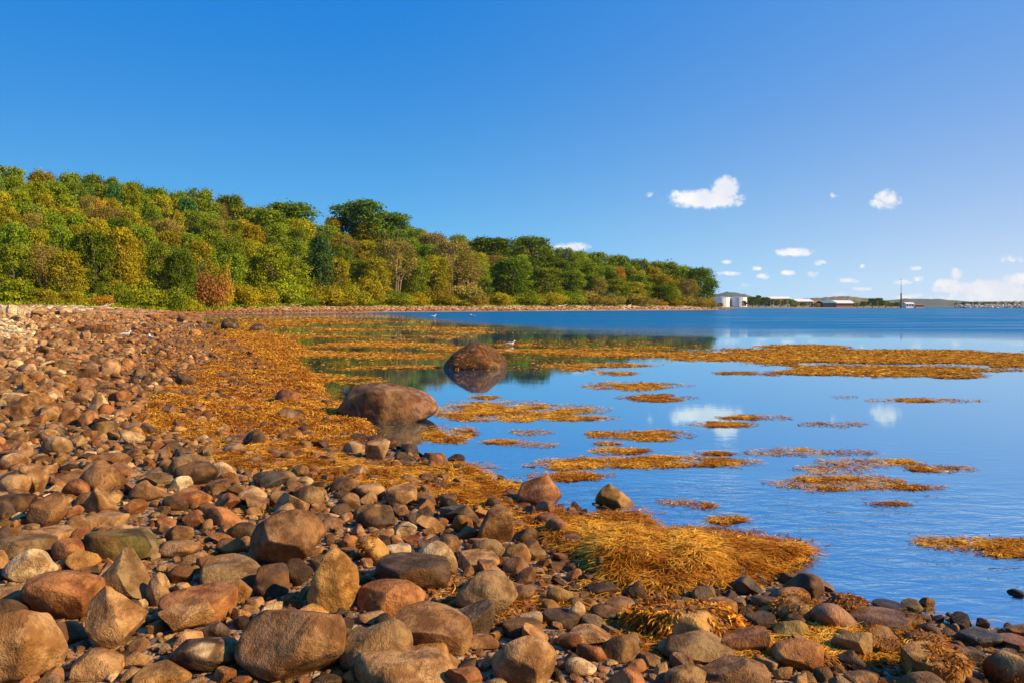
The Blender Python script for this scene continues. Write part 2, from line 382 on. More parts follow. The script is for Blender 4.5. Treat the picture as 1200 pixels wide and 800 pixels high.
def ramp(nt, src, a, b, lo=0.0, hi=1.0):
    n = nt.nodes.new('ShaderNodeMapRange'); n.interpolation_type = 'SMOOTHSTEP'
    nt.links.new(src, n.inputs[0]); n.inputs[1].default_value = a; n.inputs[2].default_value = b
    n.inputs[3].default_value = lo; n.inputs[4].default_value = hi
    return n.outputs[0]

def stone_material():
    m, nt = new_mat('weathered_stone')
    pos = N(nt, 'ShaderNodeNewGeometry').outputs['Position']
    tint = N(nt, 'ShaderNodeAttribute', attribute_name='tint').outputs['Color']
    n1 = N(nt, 'ShaderNodeTexNoise', i_Scale=7.0, i_Detail=6.0, i_Roughness=.65); L(nt, pos, n1.inputs['Vector'])
    n2 = N(nt, 'ShaderNodeTexNoise', i_Scale=38.0, i_Detail=4.0, i_Roughness=.7); L(nt, pos, n2.inputs['Vector'])
    n3 = N(nt, 'ShaderNodeTexVoronoi', i_Scale=160.0); L(nt, pos, n3.inputs['Vector'])
    n4 = N(nt, 'ShaderNodeTexNoise', i_Scale=2.6, i_Detail=5.0, i_Roughness=.6, i_Distortion=.8); L(nt, pos, n4.inputs['Vector'])
    dark = mixc(nt, 1.0, tint, (.42, .34, .26), 'MULTIPLY')
    pale = mixc(nt, .55, tint, (.62, .42, .24))
    c = mixc(nt, ramp(nt, n1.outputs[0], .40, .62), dark, tint)
    c = mixc(nt, ramp(nt, n4.outputs[0], .55, .72, 0, .55), c, pale)
    c = mixc(nt, ramp(nt, n2.outputs[0], .55, .72, 0, .5), c, dark)
    rustc = mixc(nt, .5, c, (.38, .17, .04))
    n5 = N(nt, 'ShaderNodeTexNoise', i_Scale=4.3, i_Detail=3.0); L(nt, pos, n5.inputs['Vector'])
    c = mixc(nt, ramp(nt, n5.outputs[0], .52, .68, 0, .7), c, rustc)
    sp = ramp(nt, n3.outputs['Distance'], .12, .3, .72, 1.0)
    spc = N(nt, 'ShaderNodeCombineColor'); 
    for i in range(3): L(nt, sp, spc.inputs[i])
    c = mixc(nt, 1.0, c, spc.outputs[0], 'MULTIPLY')
    vs = N(nt, 'ShaderNodeTexVoronoi', i_Scale=5.0, feature='DISTANCE_TO_EDGE'); 
    wv = N(nt, 'ShaderNodeVectorMath', operation='MULTIPLY_ADD'); L(nt, n1.outputs['Color'], wv.inputs[0]); wv.inputs[1].default_value = (.25, .25, .25); L(nt, pos, wv.inputs[2])
    L(nt, wv.outputs[0], vs.inputs['Vector'])
    crack = ramp(nt, vs.outputs[0], .0, .018)
    h = math_n(nt, 'ADD', math_n(nt, 'MULTIPLY', n1.outputs[0], .03), math_n(nt, 'MULTIPLY', n2.outputs[0], .012))
    h = math_n(nt, 'ADD', h, math_n(nt, 'MULTIPLY', n3.outputs['Distance'], .0025))
    h = math_n(nt, 'ADD', h, math_n(nt, 'MULTIPLY', crack, .003))
    b = N(nt, 'ShaderNodeBump', i_Strength=.9, i_Distance=1.0); L(nt, h, b.inputs['Height'])
    p = N(nt, 'ShaderNodeBsdfPrincipled'); L(nt, c, p.inputs['Base Color']); L(nt, b.outputs[0], p.inputs['Normal'])
    wet = N(nt, 'ShaderNodeAttribute', attribute_name='wet').outputs['Fac']
    L(nt, math_n(nt, 'SUBTRACT', .78, math_n(nt, 'MULTIPLY', wet, .42)), p.inputs['Roughness'])
    p.inputs['Specular IOR Level'].default_value = .2
    o = N(nt, 'ShaderNodeOutputMaterial'); L(nt, p.outputs[0], o.inputs[0])
    return m

def weed_material():
    m, nt = new_mat('rockweed')
    pos = N(nt, 'ShaderNodeNewGeometry').outputs['Position']
    tint = N(nt, 'ShaderNodeAttribute', attribute_name='tint').outputs['Color']
    n = N(nt, 'ShaderNodeTexNoise', i_Scale=3.0, i_Detail=4.0); L(nt, pos, n.inputs['Vector'])
    c = mixc(nt, ramp(nt, n.outputs[0], .42, .60, 0, .75), tint, mixc(nt, 1.0, tint, (.5, .32, .22), 'MULTIPLY'))
    p = N(nt, 'ShaderNodeBsdfPrincipled', i_Roughness=.8); L(nt, c, p.inputs['Base Color'])
    p.inputs['Specular IOR Level'].default_value = .06
    t = N(nt, 'ShaderNodeBsdfTranslucent'); L(nt, c, t.inputs[0])
    mx = N(nt, 'ShaderNodeMixShader', i_0=.22); L(nt, p.outputs[0], mx.inputs[1]); L(nt, t.outputs[0], mx.inputs[2])
    o = N(nt, 'ShaderNodeOutputMaterial'); L(nt, mx.outputs[0], o.inputs[0])
    return m

def weedbed_material():
    m, nt = new_mat('matted_rockweed')
    pos = N(nt, 'ShaderNodeNewGeometry').outputs['Position']
    n0 = N(nt, 'ShaderNodeTexNoise', i_Scale=2.2, i_Detail=3.0); L(nt, pos, n0.inputs['Vector'])
    wv = N(nt, 'ShaderNodeVectorMath', operation='MULTIPLY_ADD'); L(nt, n0.outputs['Color'], wv.inputs[0]); wv.inputs[1].default_value = (1.2, 1.2, 1.2); L(nt, pos, wv.inputs[2])
    mp = N(nt, 'ShaderNodeMapping'); mp.inputs['Scale'].default_value = (14, 60, 30); L(nt, wv.outputs[0], mp.inputs[0])
    n1 = N(nt, 'ShaderNodeTexNoise', i_Scale=1.0, i_Detail=3.0); L(nt, mp.outputs[0], n1.inputs['Vector'])
    c = mixc(nt, ramp(nt, n0.outputs[0], .4, .6), (.56, .25, .03), (.26, .09, .015))
    c = mixc(nt, ramp(nt, n1.outputs[0], .35, .6), mixc(nt, 1.0, c, (.3, .25, .2), 'MULTIPLY'), c)
    b = N(nt, 'ShaderNodeBump', i_Strength=1.0, i_Distance=.04); L(nt, n1.outputs[0], b.inputs['Height'])
    p = N(nt, 'ShaderNodeBsdfPrincipled', i_Roughness=.8); L(nt, c, p.inputs['Base Color']); L(nt, b.outputs[0], p.inputs['Normal'])
    p.inputs['Specular IOR Level'].default_value = .06
    o = N(nt, 'ShaderNodeOutputMaterial'); L(nt, p.outputs[0], o.inputs[0])
    return m

def ground_material():
    m, nt = new_mat('shore_ground')
    pos = N(nt, 'ShaderNodeNewGeometry').outputs['Position']
    tint = N(nt, 'ShaderNodeAttribute', attribute_name='tint').outputs['Color']
    v = N(nt, 'ShaderNodeTexVoronoi', i_Scale=26.0); L(nt, pos, v.inputs['Vector'])
    v2 = N(nt, 'ShaderNodeTexVoronoi', i_Scale=70.0); L(nt, pos, v2.inputs['Vector'])
    n = N(nt, 'ShaderNodeTexNoise', i_Scale=1.3, i_Detail=8.0, i_Roughness=.7); L(nt, pos, n.inputs['Vector'])
    hs = N(nt, 'ShaderNodeHueSaturation'); L(nt, tint, hs.inputs['Color'])
    sepc = N(nt, 'ShaderNodeSeparateColor'); L(nt, v.outputs['Color'], sepc.inputs[0])
    L(nt, ramp(nt, sepc.outputs[0], 0, 1, .35, 1.6), hs.inputs['Value'])
    L(nt, ramp(nt, sepc.outputs[1], 0, 1, .6, 1.15), hs.inputs['Saturation'])
    c = mixc(nt, ramp(nt, n.outputs[0], .35, .65, 0, .6), hs.outputs[0], mixc(nt, 1.0, hs.outputs[0], (.55, .5, .45), 'MULTIPLY'))
    h = math_n(nt, 'ADD', math_n(nt, 'MULTIPLY', v.outputs['Distance'], -.020), math_n(nt, 'MULTIPLY', v2.outputs['Distance'], -.007))
    h = math_n(nt, 'ADD', h, math_n(nt, 'MULTIPLY', n.outputs[0], .05))
    b = N(nt, 'ShaderNodeBump', i_Strength=1.0, i_Distance=1.0); L(nt, h, b.inputs['Height'])
    p = N(nt, 'ShaderNodeBsdfPrincipled', i_Roughness=.8); L(nt, c, p.inputs['Base Color']); L(nt, b.outputs[0], p.inputs['Normal'])
    p.inputs['Specular IOR Level'].default_value = .3
    o = N(nt, 'ShaderNodeOutputMaterial'); L(nt, p.outputs[0], o.inputs[0])
    return m

def water_material():
    m, nt = new_mat('sea_water')
    pos = N(nt, 'ShaderNodeNewGeometry').outputs['Position']
    depth = N(nt, 'ShaderNodeAttribute', attribute_name='depth').outputs['Fac']
    ruf0 = N(nt, 'ShaderNodeAttribute', attribute_name='ruffle').outputs['Fac']
    nearr = N(nt, 'ShaderNodeAttribute', attribute_name='nearripple').outputs['Fac']
    def noise(sc, det, stretch, rot=0.0, dist=0.0):
        mp = N(nt, 'ShaderNodeMapping'); mp.inputs['Scale'].default_value = (sc, sc * stretch, sc); mp.inputs['Rotation'].default_value = (0, 0, rot); L(nt, pos, mp.inputs[0])
        n = N(nt, 'ShaderNodeTexNoise', i_Scale=1.0, i_Detail=det, i_Roughness=.55, i_Distortion=dist); L(nt, mp.outputs[0], n.inputs['Vector'])
        return n.outputs[0]
    big = noise(.30, 2.0, 1.7, .2)
    small = noise(3.2, 4.0, 2.2, .3, .4)
    chop = noise(1.6, 4.0, 1.8, -.2)
    chop2 = noise(.55, 3.0, 2.0, .1)
    patch = noise(.10, 3.0, 2.5, .15)
    gust = noise(.035, 4.0, 4.0, .1, .5)
    ruf = math_n(nt, 'MULTIPLY', ruf0, ramp(nt, gust, .36, .60, .62, 1.0))
    calm = math_n(nt, 'MULTIPLY', small, math_n(nt, 'ADD', .0004, math_n(nt, 'MULTIPLY', nearr, math_n(nt, 'MULTIPLY', ramp(nt, patch, .40, .58, .12, 1.0), NEAR_RIPPLE))))
    rough = math_n(nt, 'MULTIPLY', math_n(nt, 'ADD', math_n(nt, 'MULTIPLY', chop, .11), math_n(nt, 'MULTIPLY', chop2, .22)), ruf)
    h = math_n(nt, 'ADD', math_n(nt, 'ADD', calm, rough), math_n(nt, 'MULTIPLY', big, .0014))
    b = N(nt, 'ShaderNodeBump', i_Strength=1.0, i_Distance=1.0); L(nt, h, b.inputs['Height'])
    fr = N(nt, 'ShaderNodeFresnel', i_IOR=WATER_IOR); L(nt, b.outputs[0], fr.inputs['Normal'])
    gl = N(nt, 'ShaderNodeBsdfGlossy', i_Roughness=.02); L(nt, b.outputs[0], gl.inputs['Normal']); gl.inputs[0].default_value = (.78, .95, 1, 1)
    L(nt, math_n(nt, 'ADD', .015, math_n(nt, 'MULTIPLY', ruf, .16)), gl.inputs['Roughness'])
    df = N(nt, 'ShaderNodeBsdfDiffuse'); df.inputs[0].default_value = (*WATER_BODY, 1)
    wdy = N(nt, 'ShaderNodeAttribute', attribute_name='weedy').outputs['Fac']
    wn = noise(.8, 4.0, 1.6, .1)
    L(nt, mixc(nt, math_n(nt, 'MULTIPLY', wdy, ramp(nt, wn, .38, .55, .35, 1.0)), mixc(nt, ruf, WATER_BODY, WATER_FAR), (.26, .15, .018)), df.inputs[0])
    tr = N(nt, 'ShaderNodeBsdfTransparent'); tr.inputs[0].default_value = (.60, .78, .80, 1)
    op = math_n(nt, 'SUBTRACT', 1.0, math_n(nt, 'POWER', 2.718, math_n(nt, 'MULTIPLY', depth, -4.0)), clamp=True)
    body = N(nt, 'ShaderNodeMixShader'); L(nt, op, body.inputs[0]); L(nt, tr.outputs[0], body.inputs[1]); L(nt, df.outputs[0], body.inputs[2])
    mx = N(nt, 'ShaderNodeMixShader'); L(nt, math_n(nt, 'MULTIPLY', fr.outputs[0], math_n(nt, 'SUBTRACT', .82, math_n(nt, 'MULTIPLY', ruf, .70))), mx.inputs[0]); L(nt, body.outputs[0], mx.inputs[1]); L(nt, gl.outputs[0], mx.inputs[2])
    o = N(nt, 'ShaderNodeOutputMaterial'); L(nt, mx.outputs[0], o.inputs[0])
    return m

def leaf_material(name, col, col2):
    m, nt = new_mat(name)
    tint = N(nt, 'ShaderNodeAttribute', attribute_name='tint').outputs['Color']
    rnd = N(nt, 'ShaderNodeObjectInfo').outputs['Random']
    s = N(nt, 'ShaderNodeSeparateColor'); L(nt, tint, s.inputs[0])
    c = mixc(nt, s.outputs[0], col, col2)
    hs = N(nt, 'ShaderNodeHueSaturation'); L(nt, c, hs.inputs['Color'])
    L(nt, math_n(nt, 'ADD', .487, math_n(nt, 'MULTIPLY', rnd, .026)), hs.inputs['Hue'])
    L(nt, math_n(nt, 'MULTIPLY', math_n(nt, 'ADD', .7, math_n(nt, 'MULTIPLY', s.outputs[1], .65)), math_n(nt, 'ADD', .82, math_n(nt, 'MULTIPLY', rnd, .36))), hs.inputs['Value'])
    d = N(nt, 'ShaderNodeBsdfDiffuse'); L(nt, hs.outputs[0], d.inputs[0])
    t = N(nt, 'ShaderNodeBsdfTranslucent'); L(nt, hs.outputs[0], t.inputs[0])
    mx = N(nt, 'ShaderNodeMixShader', i_0=.25); L(nt, d.outputs[0], mx.inputs[1]); L(nt, t.outputs[0], mx.inputs[2])
    o = N(nt, 'ShaderNodeOutputMaterial'); L(nt, mx.outputs[0], o.inputs[0])
    return m

def plain(name, col, rough=.7, noise=0.25, scale=3.0):
    m, nt = new_mat(name)
    pos = N(nt, 'ShaderNodeNewGeometry').outputs['Position']
    n = N(nt, 'ShaderNodeTexNoise', i_Scale=scale, i_Detail=5.0); L(nt, pos, n.inputs['Vector'])
    c = mixc(nt, ramp(nt, n.outputs[0], .3, .7, 0, 1), tuple(v * (1 - noise) for v in col), tuple(min(1, v * (1 + noise)) for v in col))
    p = N(nt, 'ShaderNodeBsdfPrincipled', i_Roughness=rough); L(nt, c, p.inputs['Base Color'])
    o = N(nt, 'ShaderNodeOutputMaterial'); L(nt, p.outputs[0], o.inputs[0])
    return m

NEAR_RIPPLE = .022
WATER_IOR = 1.40
WATER_BODY = (.001, .075, .24)
WATER_FAR = (.0, .135, .33)
M_STONE = stone_material(); M_WEED = weed_material(); M_BED = weedbed_material(); M_GROUND = ground_material(); M_WATER = water_material()
LEAF = {'G': leaf_material('green_leaves', (.125, .21, .016), (.27, .32, .022)),
        'D': leaf_material('dark_green_leaves', (.06, .13, .014), (.19, .25, .018)),
        'E': leaf_material('deep_green_needles', (.05, .12, .022), (.17, .23, .028)),
        'T': leaf_material('blue_green_leaves', (.03, .12, .04), (.12, .23, .04)),
        'Y': leaf_material('yellow_green_leaves', (.23, .235, .016), (.43, .35, .02)),
        'L': leaf_material('bright_green_leaves', (.18, .25, .014), (.36, .38, .02)),
        'A': leaf_material('golden_leaves', (.30, .26, .016), (.50, .40, .02)),
        'O': leaf_material('orange_leaves', (.40, .22, .03), (.54, .33, .035)),
        'R': leaf_material('rust_leaves', (.30, .13, .04), (.42, .21, .05)),
        'P': leaf_material('brown_thinning_leaves', (.22, .19, .04), (.37, .28, .05))}
M_BARK = plain('grey_bark', (.16, .12, .085), .9, .4, 2.0)
M_PALEBARK = plain('pale_bark', (.34, .25, .16), .9, .3, 2.0)

# ------------------------------------------------------------------ camera, sky, sun
cam = bpy.data.cameras.new('camera'); cam.lens = 28.0; cam.sensor_width = 36.0; cam.shift_y = -40 / 1200.0
cam.clip_start = .05; cam.clip_end = 40000
co = bpy.data.objects.new('camera', cam); COL.objects.link(co); co.location = (0, 0, EYE); co.rotation_euler = (math.pi / 2, 0, 0)
SC.camera = co
SUN_AZ, SUN_EL = math.radians(107), math.radians(32)      # clockwise from the view direction
sd = Vector((math.sin(SUN_AZ) * math.cos(SUN_EL), math.cos(SUN_AZ) * math.cos(SUN_EL), math.sin(SUN_EL)))
su = bpy.data.lights.new('sun', 'SUN'); su.energy = 5.0; su.angle = math.radians(.5); su.color = (1, .73, .40)
so = bpy.data.objects.new('sun', su); COL.objects.link(so); so.rotation_euler = (-sd).to_track_quat('-Z', 'Y').to_euler()

def make_world():
    w = bpy.data.worlds.new('World'); SC.world = w; w.use_nodes = True
    nt = w.node_tree; nt.nodes.clear()
    sky = N(nt, 'ShaderNodeTexSky', sky_type='NISHITA'); sky.sun_disc = False
    sky.sun_elevation = SUN_EL; sky.sun_rotation = SUN_AZ; sky.altitude = 0; sky.air_density = 1.0; sky.dust_density = SKY_DUST; sky.ozone_density = SKY_OZONE
    tc = N(nt, 'ShaderNodeTexCoord').outputs['Generated']
    hs = N(nt, 'ShaderNodeHueSaturation'); hs.inputs['Saturation'].default_value = SKY_SAT; hs.inputs['Value'].default_value = SKY_VAL; hs.inputs['Hue'].default_value = SKY_HUE
    L(nt, sky.outputs[0], hs.inputs['Color'])
    s = N(nt, 'ShaderNodeSeparateXYZ'); L(nt, tc, s.inputs[0])
    yy = math_n(nt, 'MAXIMUM', s.outputs[1], .02)
    u = math_n(nt, 'DIVIDE', s.outputs[0], yy); v = math_n(nt, 'DIVIDE', s.outputs[2], yy)
    cv = N(nt, 'ShaderNodeCombineXYZ'); L(nt, u, cv.inputs[0]); L(nt, v, cv.inputs[1])
    nz = N(nt, 'ShaderNodeTexNoise', i_Scale=38.0, i_Detail=6.0, i_Roughness=.62); L(nt, cv.outputs[0], nz.inputs['Vector'])
    nb = N(nt, 'ShaderNodeTexNoise', i_Scale=16.0, i_Detail=3.0); L(nt, cv.outputs[0], nb.inputs['Vector'])
    nf = N(nt, 'ShaderNodeTexNoise', i_Scale=110.0, i_Detail=5.0, i_Roughness=.65); L(nt, cv.outputs[0], nf.inputs['Vector'])
    dens = None
    for cx, cy, rx, ry, amp in CLOUDS:
        amp = amp if amp > 1.45 else amp * 1.5
        a = math_n(nt, 'MULTIPLY', math_n(nt, 'SUBTRACT', u, (cx - 600) / F), F / rx)
        b = math_n(nt, 'MULTIPLY', math_n(nt, 'SUBTRACT', v, (360 - cy) / F), F / ry)
        d = math_n(nt, 'ADD', math_n(nt, 'MULTIPLY', a, a), math_n(nt, 'MULTIPLY', b, b))
        d = math_n(nt, 'MULTIPLY', math_n(nt, 'SUBTRACT', 1.0, d), amp)
        dens = d if dens is None else math_n(nt, 'MAXIMUM', dens, d)
    e = math_n(nt, 'ADD', dens, math_n(nt, 'ADD', math_n(nt, 'MULTIPLY', math_n(nt, 'SUBTRACT', nz.outputs[0], .54), 2.4), math_n(nt, 'MULTIPLY', math_n(nt, 'SUBTRACT', nf.outputs[0], .52), 3.6)))
    mask = ramp(nt, e, -.15, 1.55)
    mask = math_n(nt, 'MULTIPLY', mask, math_n(nt, 'GREATER_THAN', s.outputs[1], .05))
    mask = math_n(nt, 'MULTIPLY', mask, math_n(nt, 'GREATER_THAN', dens, -1.2))
    cc = mixc(nt, ramp(nt, nb.outputs[0], .35, .65), CLOUD_A, CLOUD_B)
    # clearer and deeper blue opposite the sun, paler near the horizon on the sun's side
    side = ramp(nt, u, -.25, .80)
    up = math_n(nt, 'ABSOLUTE', s.outputs[2])
    top = mixc(nt, side, SKY_L, SKY_R); low = mixc(nt, side, HZ_L, HZ_R)
    grad = mixc(nt, math_n(nt, 'POWER', math_n(nt, 'SUBTRACT', 1.0, up, clamp=True), HZ_POW), top, low)
    skyc = mixc(nt, .992, hs.outputs[0], grad)
    skyc = mixc(nt, 1.0, skyc, (0.0, 0.0, 0.0), 'LIGHTEN')
    out = mixc(nt, mask, skyc, cc)
    bg = N(nt, 'ShaderNodeBackground', i_Strength=SKY_STR); L(nt, out, bg.inputs[0])
    o = N(nt, 'ShaderNodeOutputWorld'); L(nt, bg.outputs[0], o.inputs[0])
    w.cycles.sampling_method = 'MANUAL'; w.cycles.sample_map_resolution = 256
CLOUDS = [(828,234,52,13,2.3),(850,222,20,17,2.4),(800,231,22,10,1.5),(761,228,6,4,.9),(1040,234,19,13,1.),(1030,238,13,7,1.),(930,296,27,6,1.2),(668,290,26,7,1.2),(852,307,8,3,1),(887,315,7,3,.9),(894,324,9,4,.9),
 (924,320,10,4,1),(853,321,16,3,.6),(953,322,8,4,.7),(993,329,15,4,1),(1010,339,13,3,.8),(1072,315,8,3,.8),(1076,327,8,4,.8),(1057,331,13,4,1),(1060,349,12,4,.8),(1076,347,10,4,.8),(961,308,9,4,.7),(978,229,8,4,.5),
 (1121,321,9,8,1.3),(1110,332,18,7,1.2),(1150,338,62,11,1.3),(1190,345,60,12,1.3),(1140,350,60,7,.8),(1185,304,16,5,.7),(1010,312,5,3,.7),(985,345,12,3,.6),(1100,350,30,5,.5),(875,335,9,3,.5),(1250,338,60,16,1.1),(1200,328,30,9,1.0)]
SKY_STR = .065; SKY_SAT = 1.0; SKY_VAL = 1.0; SKY_HUE = .5; SKY_DUST = .3; SKY_OZONE = 2.0
CLOUD_A = (8.2, 8.5, 9.3); CLOUD_B = (10.2, 10.1, 10.0)
SKY_L = (-.8, 1.95, 6.9); SKY_R = (.7, 2.95, 7.7); HZ_POW = 6.0; HZ_L = (2.4, 7.1, 10.3); HZ_R = (7.2, 8.6, 10.0)
make_world()
SC.view_settings.view_transform = 'Standard'; SC.view_settings.look = 'None'; SC.view_settings.exposure = 0.62; SC.view_settings.gamma = 1.0
SC.cycles.max_bounces = 6; SC.cycles.transparent_max_bounces = 12; SC.cycles.diffuse_bounces = 2; SC.cycles.glossy_bounces = 3
SC.cycles.caustics_reflective = False; SC.cycles.caustics_refractive = False

# ------------------------------------------------------------------ ground and water sheets
def polar(radii, az):
    R, A = np.meshgrid(radii, az, indexing='ij')
    X = R * np.sin(A); Y = R * np.cos(A)
    nr, na = R.shape
    idx = np.arange(nr * na).reshape(nr, na)
    Fc = np.stack([idx[:-1, :-1], idx[:-1, 1:], idx[1:, 1:], idx[1:, :-1]], -1).reshape(-1, 4)[:, ::-1]
    return X.ravel(), Y.ravel(), Fc

def bed_density(X, Y):
    Yc = np.maximum(Y, .5)
    z = np.maximum(0, .02 * Yc)
    px = 600 + X / Yc * F; py = 360 + (EYE - np.minimum(.2, .015 * Yc)) / Yc * F
    d = np.zeros(X.shape)
    for cx, cy, rx, ry, w in BEDS:
        q = ((px - cx) / rx) ** 2 + ((py - cy) / ry) ** 2
        d = np.maximum(d, w * (1 - sstep(.45, 1.35, q)))
    return d * (Y > 1)

az = np.radians(np.concatenate([np.linspace(-178, -50, 30)[:-1], np.linspace(-50, 50, 620)[:-1], np.linspace(50, 178, 30)]))
rad = np.concatenate([[0.02, .5, 1.0], np.geomspace(1.6, 700, 520), np.geomspace(760, 9000, 22)])
X, Y, Fc = polar(rad, az)
Hh, S_, T_ = height(X, Y, True)
bd = bed_density(X, Y)
lump = fbm(X * 2.2, Y * 2.2, o=3)
rid = 1 - np.abs(fbm(X * 1.1 + 40, Y * 1.1, o=2) * 2 - 1)
Z = Hh + np.clip(bd, 0, 1.2) * np.where(Y < 60, 1, 0) * 0
PAL = {k: np.array(v) for k, v in dict(grav=(.28, .165, .08), pink=(.68, .50, .36), rustb=(.44, .22, .08), palec=(.80, .68, .55), earth=(.05, .055, .018), grass=(.38, .40, .05), mud=(.17, .10, .045), far=(.30, .25, .14)).items()}
def lerp(a, b, t): return a + (b - a) * np.asarray(t)[:, None]
c = np.tile(PAL['grav'], (len(X), 1))
c = lerp(c, PAL['pink'] * .72, sstep(14, 60, Y) * sstep(4, 12, S_))
c = lerp(c, PAL['mud'], (1 - sstep(-.6, .8, S_)))
c = lerp(c, PAL['rustb'] * .8, np.clip(bd, 0, 1) * .8)
fb = sstep(95, 130, Y)
fc = lerp(np.tile(PAL['rustb'], (len(X), 1)), PAL['pink'], sstep(1.5, 6, S_ + 4 * (fbm(X * .15, Y * .15) - .5)))
fc = lerp(fc, PAL['palec'], sstep(13, 17, S_ + 5 * (fbm(X * .3, Y * .3) - .5)))
c = lerp(c, fc, fb)
c = lerp(c, PAL['grass'], sstep(-1, 2, T_ + 2 * (fbm(X * .3, Y * .3) - .5)) * (X < 400))
c = lerp(c, PAL['earth'], sstep(5, 9, T_))
c = lerp(c, PAL['far'], sstep(700, 900, Y))
link('ground', mesh_np('ground', np.stack([X, Y, Z], 1), Fc, M_GROUND, True, c))['kind'] = 'structure'

azw = np.radians(np.concatenate([np.linspace(-178, -45, 20)[:-1], np.linspace(-45, 45, 300)[:-1], np.linspace(45, 178, 24)]))
radw = np.concatenate([[.02, 1.0], np.geomspace(1.6, 600, 260), np.geomspace(660, 9000, 18)])
X, Y, Fc = polar(radw, azw)
Hw, Sw, Tw = height(X, Y, True)
Yc = np.maximum(Y, .5); PX = 600 + X / Yc * F
DY = np.interp(PX, [350, 420, 470, 520, 600, 700, 850, 1000, 1200], [4, 7, 12, 20, 27, 33, 37, 40, 44])   # edge of the breeze on the bay
Yb = EYE * F / DY
ruf = sstep(.92, 1.25, Yc / Yb * (1 + .35 * (fbm(X * .05, Y * .12) - .5)))
ruf = ruf * (.32 + .68 * sstep(1.1, 1.7, Yc / Yb))
ruf = np.where(Y > 1, ruf, 0)
nr_ = 1 - sstep(5.0, 11, Yc)
pyw = 360 + EYE * F / Yc; weedy = np.zeros_like(X)
for cx, cy, rx, ry, w in FIELD:
    if cx < 900: weedy = np.maximum(weedy, w * (1 - sstep(.6, 3.2, ((PX - cx) / rx) ** 2 + ((pyw - cy) / (ry + 1.5)) ** 2)))
weedy = np.where(Y > 5, weedy, 0)
link('water', mesh_np('water', np.stack([X, Y, np.zeros_like(X)], 1), Fc, M_WATER, True, None, {'weedy': weedy, 'depth': np.maximum(0, -Hw), 'ruffle': ruf, 'nearripple': nr_}))['kind'] = 'structure'
# ------------------------------------------------------------------ stones
def ico(sub):
    bm = bmesh.new(); bmesh.ops.create_icosphere(bm, subdivisions=sub, radius=1.0)
    V = np.array([v.co[:] for v in bm.verts]); Fc = np.array([[v.index for v in f.verts] for f in bm.faces])
    E = np.array([[v.index for v in e.verts] for e in bm.edges]); bm.free()
    return V, Fc, E
ICO = {k: ico(k) for k in (1, 2, 3, 4, 5)}
def rot3(r):
    q = r.normal(size=4); q /= np.linalg.norm(q); w, x, y, z = q
    return np.array([[1-2*(y*y+z*z), 2*(x*y-z*w), 2*(x*z+y*w)], [2*(x*y+z*w), 1-2*(x*x+z*z), 2*(y*z-x*w)], [2*(x*z-y*w), 2*(y*z+x*w), 1-2*(x*x+y*y)]])
def stone_shape(seed, sub, style='r', norm=True):
    r = np.random.default_rng(seed)
    V, Fc, E = ICO[sub]; V = V.copy()
    V *= (1 + r.uniform(-.12, .12, 3))
    n, lo, hi, hard = {'r': (10, .58, .94, .86), 'a': (9, .38, .74, .98), 's': (7, .5, .85, .9)}[style]
    for i in range(n):
        d = r.normal(size=3); d /= np.linalg.norm(d)
        if style == 's' and i < 2: d = np.array([r.uniform(-.15, .15), r.uniform(-.15, .15), 1 if i == 0 else -1]); d /= np.linalg.norm(d)
        t = r.uniform(lo, hi) * (0.5 if style == 's' and i < 2 else 1)
        ex = V @ d - t
        V = V - np.where(ex > 0, ex, 0)[:, None] * d * hard
    V = V @ rot3(r).T if style != 's' else V
    o = r.uniform(0, 50, 3)
    amp = .16 if style == 'a' else .12
    nn = fbm(V[:, 0] * 1.3 + o[0] + 50, V[:, 1] * 1.3 + o[1] + 50, V[:, 2] * 1.3 + o[2] + 50, 3 if sub < 4 else 5) - .5
    V = V * (1 + amp * 2 * nn)[:, None]
    if sub >= 4:
        k = fbm(V[:, 0] * 6 + o[0] + 60, V[:, 1] * 6 + o[1] + 60, V[:, 2] * 6 + o[2] + 60, 3) - .5
        V = V * (1 + .035 * k)[:, None]
    for _ in range(0 if sub < 4 else 1):                     # soften
        acc = np.zeros_like(V); cnt = np.zeros(len(V))
        for a_, b_ in ((0, 1), (1, 0)):
            np.add.at(acc, E[:, a_], V[E[:, b_]]); np.add.at(cnt, E[:, a_], 1)
        V = V * .5 + .5 * acc / cnt[:, None]
    mn, mx = V.min(0), V.max(0)
    V = (V - (mn + mx) / 2) / ((mx - mn) / 2)
    return V, Fc

TONES = {'tan': (.42, .25, .125), 'brown': (.27, .15, .075), 'grey': (.28, .185, .10), 'rust': (.37, .165, .07), 'dark': (.10, .065, .042), 'pale': (.62, .46, .31),
         'pink': (.46, .29, .17), 'gold': (.46, .26, .09), 'moss': (.16, .115, .04), 'slate': (.11, .095, .085), 'olive': (.34, .26, .09), 'white': (.80, .72, .60), 'weed': (.13, .065, .03), 'lone': (.18, .10, .055)}
TONES = {k: np.array(v) * np.array((1.08, 1.02, .77)) for k, v in TONES.items()}
ITEMS = []      # (object, px, py, wpx, descriptive kind phrase, short landmark phrase)  for the labels
DISCS = []      # ground already taken: x, y, r
INDIV = []

